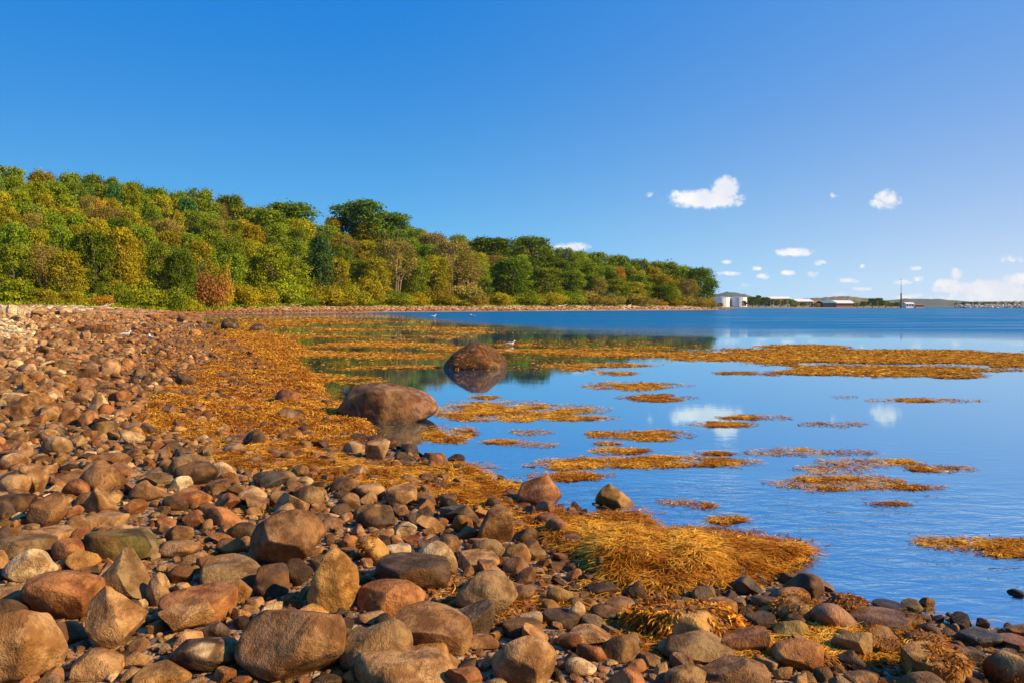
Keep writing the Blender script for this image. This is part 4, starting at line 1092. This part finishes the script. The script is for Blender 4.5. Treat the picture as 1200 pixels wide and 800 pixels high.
# shrubs: one mesh each, foliage to the ground
def shrub_mesh(kind, seed):
    r = np.random.default_rng(seed); n = 20
    a = r.uniform(0, 6.28, n); q = np.sqrt(r.uniform(0, 1, n)) * 2.4
    z = (1 - (q / 3.0) ** 2) * r.uniform(.35, .95, n) * 3.3
    C = np.stack([q * np.cos(a), q * np.sin(a), z], 1); R_ = r.uniform(.6, 1.15, n)
    V, Fc, t = leaves(C, R_, 4200, .13, r); V[:, 2] = np.maximum(V[:, 2], -.2)
    parts = [tube([(0, 0, -.4), c * .5 + np.array((0, 0, -.2)), c], [.07, .05, .02], 4) for c in C[:10]]
    return mesh_np('shrub', V, Fc, LEAF[kind], False, t), parts
SM = {kd: [shrub_mesh(kd, 900 + j * 7 + ord(kd))[0] for j in range(2)] for kd in 'GYLAORP'}
SHW = {'G': 'green shrub', 'Y': 'yellow green shrub', 'L': 'bright green shrub', 'A': 'golden shrub', 'O': 'orange shrub', 'R': 'rust red shrub', 'P': 'brown shrub'}
for i, (cx, top, w, kind, t, label, short) in enumerate(SHRUBS):
    d = tline(cx) + t * .8; X = (cx - 600) / F * d; g = float(height(X, d)); h = max(2.5, EYE + (360 - top) / F * d - g); W = w / F * d
    o = link('shrub', SM[kind][i % 2], None, (X, d, g - .1), (W / 5.6, W / 5.6, h / 3.9), rt.uniform(0, 6.28))
    tag(o, label or None, 'shrub', 'shrubs along the edge of the wood')
    TREE_ITEMS.append((o, cx, top + 8, w, SHW[kind], short))
# undergrowth and grass bank
r = np.random.default_rng(21); n = 26000
px = r.uniform(-40, 836, n); tt = np.abs(r.uniform(0, 1, n)) ** 1.3 * 60 + 3
Yt = np.interp(px, [600 + x / y * F for x, y in TL], [y for x, y in TL]); Yp = Yt + tt; Xp = (px - 600) / F * Yp; g = height(Xp, Yp)
C = np.stack([Xp, Yp, g + r.uniform(0, 2.2, n)], 1)
V, Fc, t = leaves(C, np.full(n, .5), n, .45, r)
o = link('undergrowth', mesh_np('undergrowth', V, Fc, LEAF['G'], False, t)); tag(o, 'green undergrowth filling the wood between the trees', 'undergrowth', None, 'stuff')
n = 22000
px = np.where(r.uniform(size=n) < .65, r.uniform(-30, 250, n), r.uniform(-30, 835, n)); tt = r.uniform(-1.5, 6, n) * np.where(px < 240, 1, .5)
Yt = np.interp(px, [600 + x / y * F for x, y in TL], [y for x, y in TL]); Yp = Yt + tt; Xp = (px - 600) / F * Yp; g = height(Xp, Yp)
V, Fc = frond_strips(np.stack([Xp, Yp, g], 1), r.uniform(.4, 1.3, n), r.uniform(.1, .3, n), 1.6, r, .25)
c = np.stack([r.uniform(0, 1, n), r.uniform(.3, 1, n), r.uniform(0, 1, n)], 1)
o = link('bank_grass', mesh_np('bank_grass', V, Fc, LEAF['L'], False, np.repeat(c, 8, 0))); tag(o, 'bright yellow green grass along the bank above the beach', 'grass', None, 'stuff')
# driftwood below the bank
M_DRIFT = plain('bleached_wood', (.62, .54, .46), .8, .2, 4)
for i, (px, py, ln, ang, lab) in enumerate(((660, 357.2, 5.5, .5, 'bleached fallen trunk lying under the right part of the wood'), (120, 356.6, 4.0, .1, 'bleached log below the low orange bush'), (345, 357.5, 4.5, -.2, 'bleached log under the yellow green shrubs'), (835, 356.5, 5.0, .1, 'bleached log near the tip of the wooded point'), (738, 357, 4.0, .9, 'short bleached log right of the fallen trunk'))):
    Yp = tline(px) - 3; Xp = (px - 600) / F * Yp; g = float(height(Xp, Yp))
    v, f = tube([(-ln / 2, 0, 0), (-ln * .2, .1, .1), (ln * .2, -.1, .35), (ln / 2, .2, .9)], [.24, .2, .15, .06], 7)
    v2, f2 = tube([(ln * .1, -.05, .3), (ln * .2, .5, .9)], [.09, .03], 5)
    o = link('driftwood_log', mesh_np('driftwood_log', *join([(v, f), (v2, f2)]), M_DRIFT, True), None, (Xp, Yp, g + .2), (1, 1, 1), ang)
    tag(o, lab, 'driftwood', 'logs washed up below the wood')
# ------------------------------------------------------------------ the far shore
M_WHITE = plain('white_painted_steel', (.80, .80, .80), .5, .04); M_ROOFW = plain('pale_roof', (.85, .82, .78), .5, .05)
M_BRICK = plain('brick_wall', (.36, .16, .10), .85, .2); M_TEAL = plain('weathered_teal_roof', (.10, .22, .26), .6, .15); M_GLASS = plain('dark_glazing', (.03, .04, .05), .2, .1)
M_DARK = plain('dark_stone_masonry', (.06, .05, .055), .8, .2); M_TANW = plain('tan_wall', (.52, .36, .26), .85, .15); M_HILL = plain('hill_woods', (.05, .075, .05), .95, .3, .01)
M_RIPRAP = plain('breakwater_rock', (.16, .14, .11), .9, .6, .35)
def box(x0, x1, y0, y1, z0, z1):
    V = np.array([(x, y, z) for z in (z0, z1) for y in (y0, y1) for x in (x0, x1)], dtype=float)
    return V, np.array([(0, 2, 3, 1), (4, 5, 7, 6), (0, 1, 5, 4), (1, 3, 7, 5), (3, 2, 6, 7), (2, 0, 4, 6)])
def gable(x0, x1, y0, y1, z0, z1, ov=.8):
    ym = (y0 + y1) / 2
    P = [(y0 - ov, z0), (ym, z1), (y1 + ov, z0), (ym, z1 - .0)]
    V = np.array([(x, y, z) for x in (x0 - ov, x1 + ov) for y, z in ((y0 - ov, z0), (ym, z1), (y1 + ov, z0), (y0 - ov, z0 - .5), (ym, z1 - .5 - .1), (y1 + ov, z0 - .5))])
    return V, np.array([(0, 6, 7, 1), (1, 7, 8, 2), (3, 4, 10, 9), (4, 5, 11, 10), (0, 3, 9, 6), (2, 8, 11, 5), (0, 1, 4, 3), (1, 2, 5, 4), (6, 9, 10, 7), (7, 10, 11, 8)])
def cyl(rad, z0, z1, seg=40, cone=0):
    t = np.arange(seg) * 2 * np.pi / seg; rings = [(rad, z0), (rad, z1)] + ([(rad * .5, z1 + cone * .6), (.05, z1 + cone)] if cone else [(.02, z1)])
    V = np.concatenate([np.stack([q * np.cos(t), q * np.sin(t), np.full(seg, z)], 1) for q, z in rings])
    Fc = [(i * seg + k, i * seg + (k + 1) % seg, (i + 1) * seg + (k + 1) % seg, (i + 1) * seg + k) for i in range(len(rings) - 1) for k in range(seg)]
    return V, np.array(Fc)
def part(name, vf, mat, parent, loc=(0, 0, 0), smooth=False, rz=0): return link(name, mesh_np(name, vf[0], vf[1], mat, smooth), parent, loc, (1, 1, 1), rz)
def place_far(px, Y): return (px - 600) / F * Y
def zat(py, Y): return EYE + (360 - py) / F * Y
Y1 = 1060.0
for px0, px1, top, lab in ((835, 855.5, 348.9, 'white storage tank on the far shore partly behind the wooded point'), (855.7, 875, 348.9, 'white storage tank with visible seams beside the far dark trees')):
    X0, X1 = place_far(px0, Y1), place_far(px1, Y1); rr = (X1 - X0) / 2; g = float(height((X0 + X1) / 2, Y1))
    e = empty('storage_tank', ((X0 + X1) / 2, Y1, g)); tag(e, lab, 'storage tank', 'white tanks on the far shore')
    H_ = zat(top, Y1) - g
    part('shell', cyl(rr, -.5, H_, 48), M_WHITE, e, smooth=False); part('roof', cyl(rr + .15, H_ + .003, H_ + .25, 48, .5), M_ROOFW, e)
    for k in range(6): a_ = -2.6 + k * .42; part('rib', box(math.cos(a_) * rr - .12, math.cos(a_) * rr + .12, math.sin(a_) * rr - .16, math.sin(a_) * rr + .1, 0, H_ - .01), M_WHITE, e)
def shed(px0, px1, base, eave, ridge, Y, wall, roof, lab, name='warehouse', nwin=6, depth=28):
    X0, X1 = place_far(px0, Y), place_far(px1, Y); g = float(height((X0 + X1) / 2, Y)); W = X1 - X0
    e = empty(name, ((X0 + X1) / 2, Y, g)); tag(e, lab, 'building', 'buildings on the far shore')
    ze, zr = zat(eave, Y) - g, zat(ridge, Y) - g
    part('wall', box(-W / 2, W / 2, 0, depth, -1, ze - .003), wall, e); part('roof', gable(-W / 2, W / 2, 0, depth, ze + .5, zr), roof, e)
    for k in range(nwin):
        x = -W / 2 + W * (k + .5) / nwin; ww = W / nwin * .28
        part('window', box(x - ww, x + ww, -.15, .1, ze * .3, ze * .75), M_GLASS, e)
shed(903, 927, 357, 350.5, 347.8, 1160, M_WHITE, M_ROOFW, 'white shed roof showing above the far dark trees')
shed(934, 953, 358, 353.8, 350.6, 1090, M_TANW, M_ROOFW, 'long pale roofed shed left of the teal roofed one')
shed(965, 980, 358, 355.6, 352.6, 1065, M_GLASS, M_TEAL, 'low shed with a dark teal roof beside the brick hangar', nwin=3)
shed(979, 1001, 358.2, 355.8, 352.2, 1085, M_BRICK, M_ROOFW, 'brick hangar with a broad white roof on the far shore', nwin=9)
shed(951, 963, 358, 355.4, 352.4, 1120, M_TANW, M_BRICK, 'tan house with a red roof between the far sheds', 'house', 4, 12)
shed(1062, 1071, 359, 356.6, 354.6, 1050, M_WHITE, M_ROOFW, 'small white shed at the foot of the far tower', nwin=3, depth=10)
shed(1073, 1083, 359.4, 357.9, 356.8, 1050, M_TANW, M_BRICK, 'low reddish shed right of the small white one', nwin=4, depth=8)
# the tower
Yt_ = 1045.0; Xt = place_far(1056, Yt_); g = float(height(Xt, Yt_)); e = empty('beacon_tower', (Xt, Yt_, g)); tag(e, 'dark slender tower with a thin mast on the far shore', 'tower')
zs = zat(344, Yt_) - g; zt = zat(328, Yt_) - g
def lathe(prof, seg=16):
    t = np.arange(seg) * 2 * np.pi / seg
    V = np.concatenate([np.stack([q * np.cos(t), q * np.sin(t), np.full(seg, z)], 1) for q, z in prof])
    return V, np.array([(i * seg + k, i * seg + (k + 1) % seg, (i + 1) * seg + (k + 1) % seg, (i + 1) * seg + k) for i in range(len(prof) - 1) for k in range(seg)])
part('shaft', lathe([(1.9, -1), (1.8, 1.2), (1.15, 1.6), (.95, zs * .55), (.85, zs - 1.2), (1.35, zs - 1.1), (1.35, zs - .5), (.5, zs - .4), (.05, zs - .3)]), M_DARK, e, smooth=False)
part('mast', lathe([(.34, zs - .3), (.3, zs + (zt - zs) * .6), (.16, zt), (.01, zt + .1)], 8), M_DARK, e)
part('lantern', lathe([(.02, zt + .1), (.6, zt + .2), (.6, zt + 1.0), (.02, zt + 1.3)], 10), M_DARK, e)
# far trees: countable low ones
FT = [(882, 347.5, 10, 'D'), (889, 346, 9, 'T'), (897, 348, 10, 'D'), (905, 350.5, 11, 'G'), (914, 350.5, 11, 'Y'), (923, 350, 12, 'G'), (931, 352.5, 8, 'Y'), (942, 354, 8, 'G'), (1004, 354.5, 8, 'Y'), (1012, 353, 8, 'D'), (1022, 349.5, 11, 'T'), (1030, 349, 10, 'D'), (1038, 352.5, 11, 'L'), (1045, 354.5, 8, 'G'), (1052, 354, 7, 'D'), (957, 355.5, 7, 'A'), (872, 352.5, 5, 'D'), (844, 355, 6, 'D')]
for i, (cx, top, w, kind) in enumerate(FT):
    Yd = 1035.0 if cx > 930 or cx < 875 else 1030.0; X = place_far(cx, Yd); g = float(height(X, Yd)); h = zat(top, Yd) - g; W = w / F * Yd * 1.3
    o = empty('deciduous_tree' if kind not in 'T' else 'evergreen_tree', (X, Yd, g - .2), i * 1.3); tm, cm = TM[kind][0]
    s = (W / W0, W / W0, max(h, 3) / H0); link('trunk', tm, o, (0, 0, 0), s); link('crown', cm, o, (0, 0, 0), s)
    lm = ('the white tanks' if cx < 900 else 'the white shed roof' if cx < 935 else 'the brick hangar' if cx < 1010 else 'the far tower')
    side = {0: 'left of', 1: 'right of'}[int(cx > {'the white tanks': 866, 'the white shed roof': 915, 'the brick hangar': 988, 'the far tower': 1056}[lm])]
    tag(o, None, 'tree', 'low trees on the far shore'); TREE_ITEMS.append((o, cx, top, w, 'FAR ' + KINDW[kind] + '|' + side + ' ' + lm, ''))
# low rocky wooded shore and pier at the right, hills behind
r = np.random.default_rng(3)
def ridge(name, px0, px1, Y, tops, depth, mat, label=None, kind=None, amp=0, base=None):
    n = 160; px = np.linspace(px0, px1, n); top = np.interp(px, *tops); z = np.maximum(.3, EYE + (360 - top) / F * Y + amp * (fbm(px * .35 + 5, px * 0, o=4) - .5) * 2)
    X = (px - 600) / F * Y; rows = 13; V = []
    for j in range(rows):
        u = j / (rows - 1); f_ = math.sin(math.pi * u) ** .8
        V.append(np.stack([X * (1 + depth / Y * (u - .5)), np.full(n, Y + depth * (u - .5)), np.where(True, z * f_ * (1 if j == 6 else .9 + .2 * vnoise(X * .02, u * 9 + X * 0)), 0) - .5], 1))
    V = np.concatenate(V); idx = np.arange(rows * n).reshape(rows, n)
    Fc = np.stack([idx[:-1, :-1], idx[:-1, 1:], idx[1:, 1:], idx[1:, :-1]], -1).reshape(-1, 4)
    o = link(name, mesh_np(name, V, Fc, mat, True)); tag(o, label, None, None, kind or 'structure'); return o
ridge('hills', 700, 1260, 6500, ([700, 825, 836, 850, 862, 875, 890, 930, 960, 1000, 1040, 1060, 1100, 1135, 1200, 1260], [352, 350, 345.5, 342.8, 342.8, 346, 350, 352, 351.4, 352, 352.5, 350.4, 350.8, 353.5, 354, 353]), 2200, M_HILL, amp=3)
ridge('wooded_rise', 860, 1050, 1900, ([860, 930, 980, 995, 1010, 1050], [355, 351.5, 347.5, 347.2, 349.5, 354]), 500, plain('autumn_hill_woods', (.14, .12, .06), .95, .4, .03), amp=1.2)
ridge('far_point', 1118, 1300, 1250, ([1118, 1135, 1150, 1175, 1200, 1300], [359.8, 356, 353.6, 353.2, 353, 352]), 90, M_RIPRAP, amp=1.0)
V, Fc, t = leaves(np.stack([(r.uniform(1128, 1290, 900) - 600) / F * 1240, np.full(900, 1240.0) + r.uniform(-25, 25, 900), r.uniform(1.5, 8.5, 900)], 1), np.full(900, 1.6), 9000, 1.0, r)
o = link('far_point_trees', mesh_np('far_point_trees', V, Fc, LEAF['T'], False, t)); tag(o, 'dark scrubby trees covering the low point at the right edge', 'far woods', None, 'stuff')
M_LR = plain('pale_shore_rock', (.62, .58, .52), .9, .3)
VV, FF = [], []; off = 0
for i in range(420):
    V, Fc = lib('a', 1, i % 12); q = r.uniform(.5, 1.3); px = r.uniform(1125, 1290)
    VV.append(V * q + np.array([(px - 600) / F * 1200, 1200 + r.uniform(-6, 12), r.uniform(.3, 5.5)])); FF.append(Fc + off); off += len(V)
o = link('pale_shore_rocks', mesh_np('pale_shore_rocks', np.concatenate(VV), np.concatenate(FF), M_LR, False)); tag(o, 'pale rocks dotting the low point at the right edge', 'shore rocks', None, 'stuff')
e = empty('pier', (place_far(1110, 1150), 1150, 0)); tag(e, 'long low dark pier running right from the far sheds', 'pier')
part('deck', box(-34, 34, -2, 2, 1.3, 1.8), M_DARK, e)
for k in range(16): part('pile', box(-33 + k * 4.3, -32.4 + k * 4.3, -.3, .3, -1, 1.297), M_DARK, e)

# ------------------------------------------------------------------ gulls
M_GW = plain('white_feathers', (.80, .79, .76), .8, .05, 20); M_GG = plain('grey_feathers', (.38, .39, .41), .8, .1, 20); M_BILL = plain('yellow_bill', (.70, .45, .08), .5, .1)
def gull_parts():
    ring = [(-.20, .02, .010, .165), (-.15, .035, .025, .165), (-.07, .065, .055, .155), (.02, .075, .07, .15), (.09, .062, .065, .165), (.13, .042, .05, .20), (.145, .034, .036, .245), (.155, .036, .038, .275), (.185, .030, .030, .285), (.205, .014, .014, .28)]
    seg = 12; V = []
    for x, ry, rz_, z in ring:
        for k in range(seg):
            a = 2 * math.pi * k / seg; V.append((x, ry * math.cos(a), z + rz_ * math.sin(a)))
    V += [(-.22, 0, .165), (.21, 0, .279)]
    n = len(ring); Fc = [(i * seg + k, i * seg + (k + 1) % seg, (i + 1) * seg + (k + 1) % seg, (i + 1) * seg + k) for i in range(n - 1) for k in range(seg)]
    a_, b_ = n * seg, n * seg + 1
    Fc += [(a_, (k + 1) % seg, k, k) for k in range(seg)] + [((n - 1) * seg + k, (n - 1) * seg + (k + 1) % seg, b_, b_) for k in range(seg)]
    return np.array(V), np.array(Fc)
def quadfix(me_vf, name, mat):
    me = bpy.data.meshes.new(name); me.from_pydata([tuple(map(float, v)) for v in me_vf[0]], [], [tuple(dict.fromkeys(map(int, f))) for f in me_vf[1]])
    me.polygons.foreach_set('use_smooth', [True] * len(me.polygons)); me.materials.append(mat); me.update(); return me
gb = quadfix(gull_parts(), 'body', M_GW)
def wing_vf(s):
    seg = 10; V = []
    for x, w, t_, y, z in ((.10, .02, .012, .070, .175), (.06, .05, .016, .083, .18), (-.03, .058, .016, .082, .178), (-.13, .034, .012, .055, .178), (-.22, .014, .007, .025, .172), (-.27, .003, .003, .01, .168)):
        for k in range(seg):
            a = 2 * math.pi * k / seg; V.append((x, s * (y + t_ * math.cos(a)), z + w * math.sin(a)))
    return np.array(V), np.array([(i * seg + k, i * seg + (k + 1) % seg, (i + 1) * seg + (k + 1) % seg, (i + 1) * seg + k) for i in range(5) for k in range(seg)])
gw = [mesh_np('wing', *wing_vf(s), M_GG, True) for s in (1, -1)]
gl_ = [mesh_np('leg', *tube([(.0, s * .03, .10), (.005, s * .03, .05), (0, s * .03, .0), (.035, s * .035, -.002)], [.007, .005, .005, .004], 5), M_BILL, True) for s in (1, -1)]
gbill = mesh_np('bill', *tube([(.20, 0, .280), (.235, 0, .277), (.25, 0, .266)], [.011, .008, .003], 6), M_BILL, True)
for px, py, face, sc_, swim, lab in ((598, 405.0, 0.2, 1.05, True, 'white gull with grey back swimming behind the lone boulder'), (148, 401.0, .9, 1.0, False, 'left gull of the two standing on the stones of the left beach'),
                         (177, 405.0, 2.4, .95, False, 'right gull of the two standing on the stones of the left beach'), (508, 372.0, .3, 2.2, True, 'far gull floating on the blue water left of its neighbour'), (554, 371.5, 2.7, 2.2, True, 'far gull floating on the blue water right of its neighbour')):
    if swim: X, Yg_ = water_pt(px, py); z = -.085 * sc_
    else: X, Yg_, z = ground_at(px, py); z += .16
    e = empty('gull', (X, Yg_, z), face); tag(e, lab, 'gull', 'gulls by the water')
    link('body', gb, e, (0, 0, 0), (sc_,) * 3)
    for w_ in gw: link('wing', w_, e, (0, 0, 0), (sc_,) * 3)
    if not swim:
        for w_ in gl_: link('leg', w_, e, (0, 0, 0), (sc_,) * 3)
    link('bill', gbill, e, (0, 0, 0), (sc_,) * 3)

# ------------------------------------------------------------------ labels that single things out
used = set(o['label'] for o in COL.objects if 'label' in o and o.parent is None)
def relation(dx, dy, scale):
    hx = 'left' if dx < 0 else 'right'
    if abs(dx) > 2.2 * abs(dy): return ('just %s of' if abs(dx) < 3 * scale else 'well %s of') % hx
    if abs(dy) > 2.2 * abs(dx): return ('just behind' if dy < 0 else 'just in front of') if abs(dy) < 3 * scale else ('far behind' if dy < 0 else 'in front of')
    return ('behind and %s of' if dy < 0 else 'in front and %s of') % hx
def autolabel(items, scale, fallback):
    marks = [(px, py, s) for (o, px, py, w, k, s) in items if s]
    for (o, px, py, w, kind, s) in items:
        if 'label' in o: continue
        if kind and kind.startswith('FAR '):
            a_, b_ = kind[4:].split('|'); base = 'low distant %s %s' % (a_, b_); extra = ['', ' on the far shore', ' across the bay', ' near the waterline', ' across the wide bay', ' at the water']
            for x_ in extra:
                if base + x_ not in used: o['label'] = base + x_; used.add(base + x_); break
            else: o['label'] = base
            continue
        near_ = sorted(marks, key=lambda m_: (m_[0] - px) ** 2 + 2.5 * (m_[1] - py) ** 2)[:9]
        done = False
        for mx, my, s_ in near_:
            lab = '%s %s %s' % (kind, relation(px - mx, py - my, scale), s_)
            if lab not in used and len(lab.split()) <= 16: o['label'] = lab; used.add(lab); done = True; break
        if not done:
            for mx, my, s_ in near_:
                for adj in ('second', 'third', 'fourth', 'fifth'):
                    lab = '%s %s %s %s' % (adj, kind, relation(px - mx, py - my, scale), s_)
                    if lab not in used and len(lab.split()) <= 16: o['label'] = lab; used.add(lab); done = True; break
                if done: break
for i, (o, px, py, w, k, s) in enumerate(list(ITEMS)):
    pass
stone_items = [(o, px, py, w, k if k else None, s) for (o, px, py, w, k, s) in ITEMS]
autolabel(stone_items, 25, 'stone'); autolabel(TREE_ITEMS, 18, 'tree')
# ------------------------------------------------------------------ the air
m, nt = new_mat('air_haze'); pv = N(nt, 'ShaderNodeVolumePrincipled'); pv.inputs['Color'].default_value = (.93, .96, 1, 1); pv.inputs['Density'].default_value = 2.2e-5; pv.inputs['Anisotropy'].default_value = .2
o_ = N(nt, 'ShaderNodeOutputMaterial'); L(nt, pv.outputs[0], o_.inputs['Volume'])
hv, hf_ = box(-9400, 9400, -9400, 9400, -9, 140)
tag(link('haze', mesh_np('haze', hv, hf_, m, False)), 'thin sea haze over the bay', None, None, 'stuff')
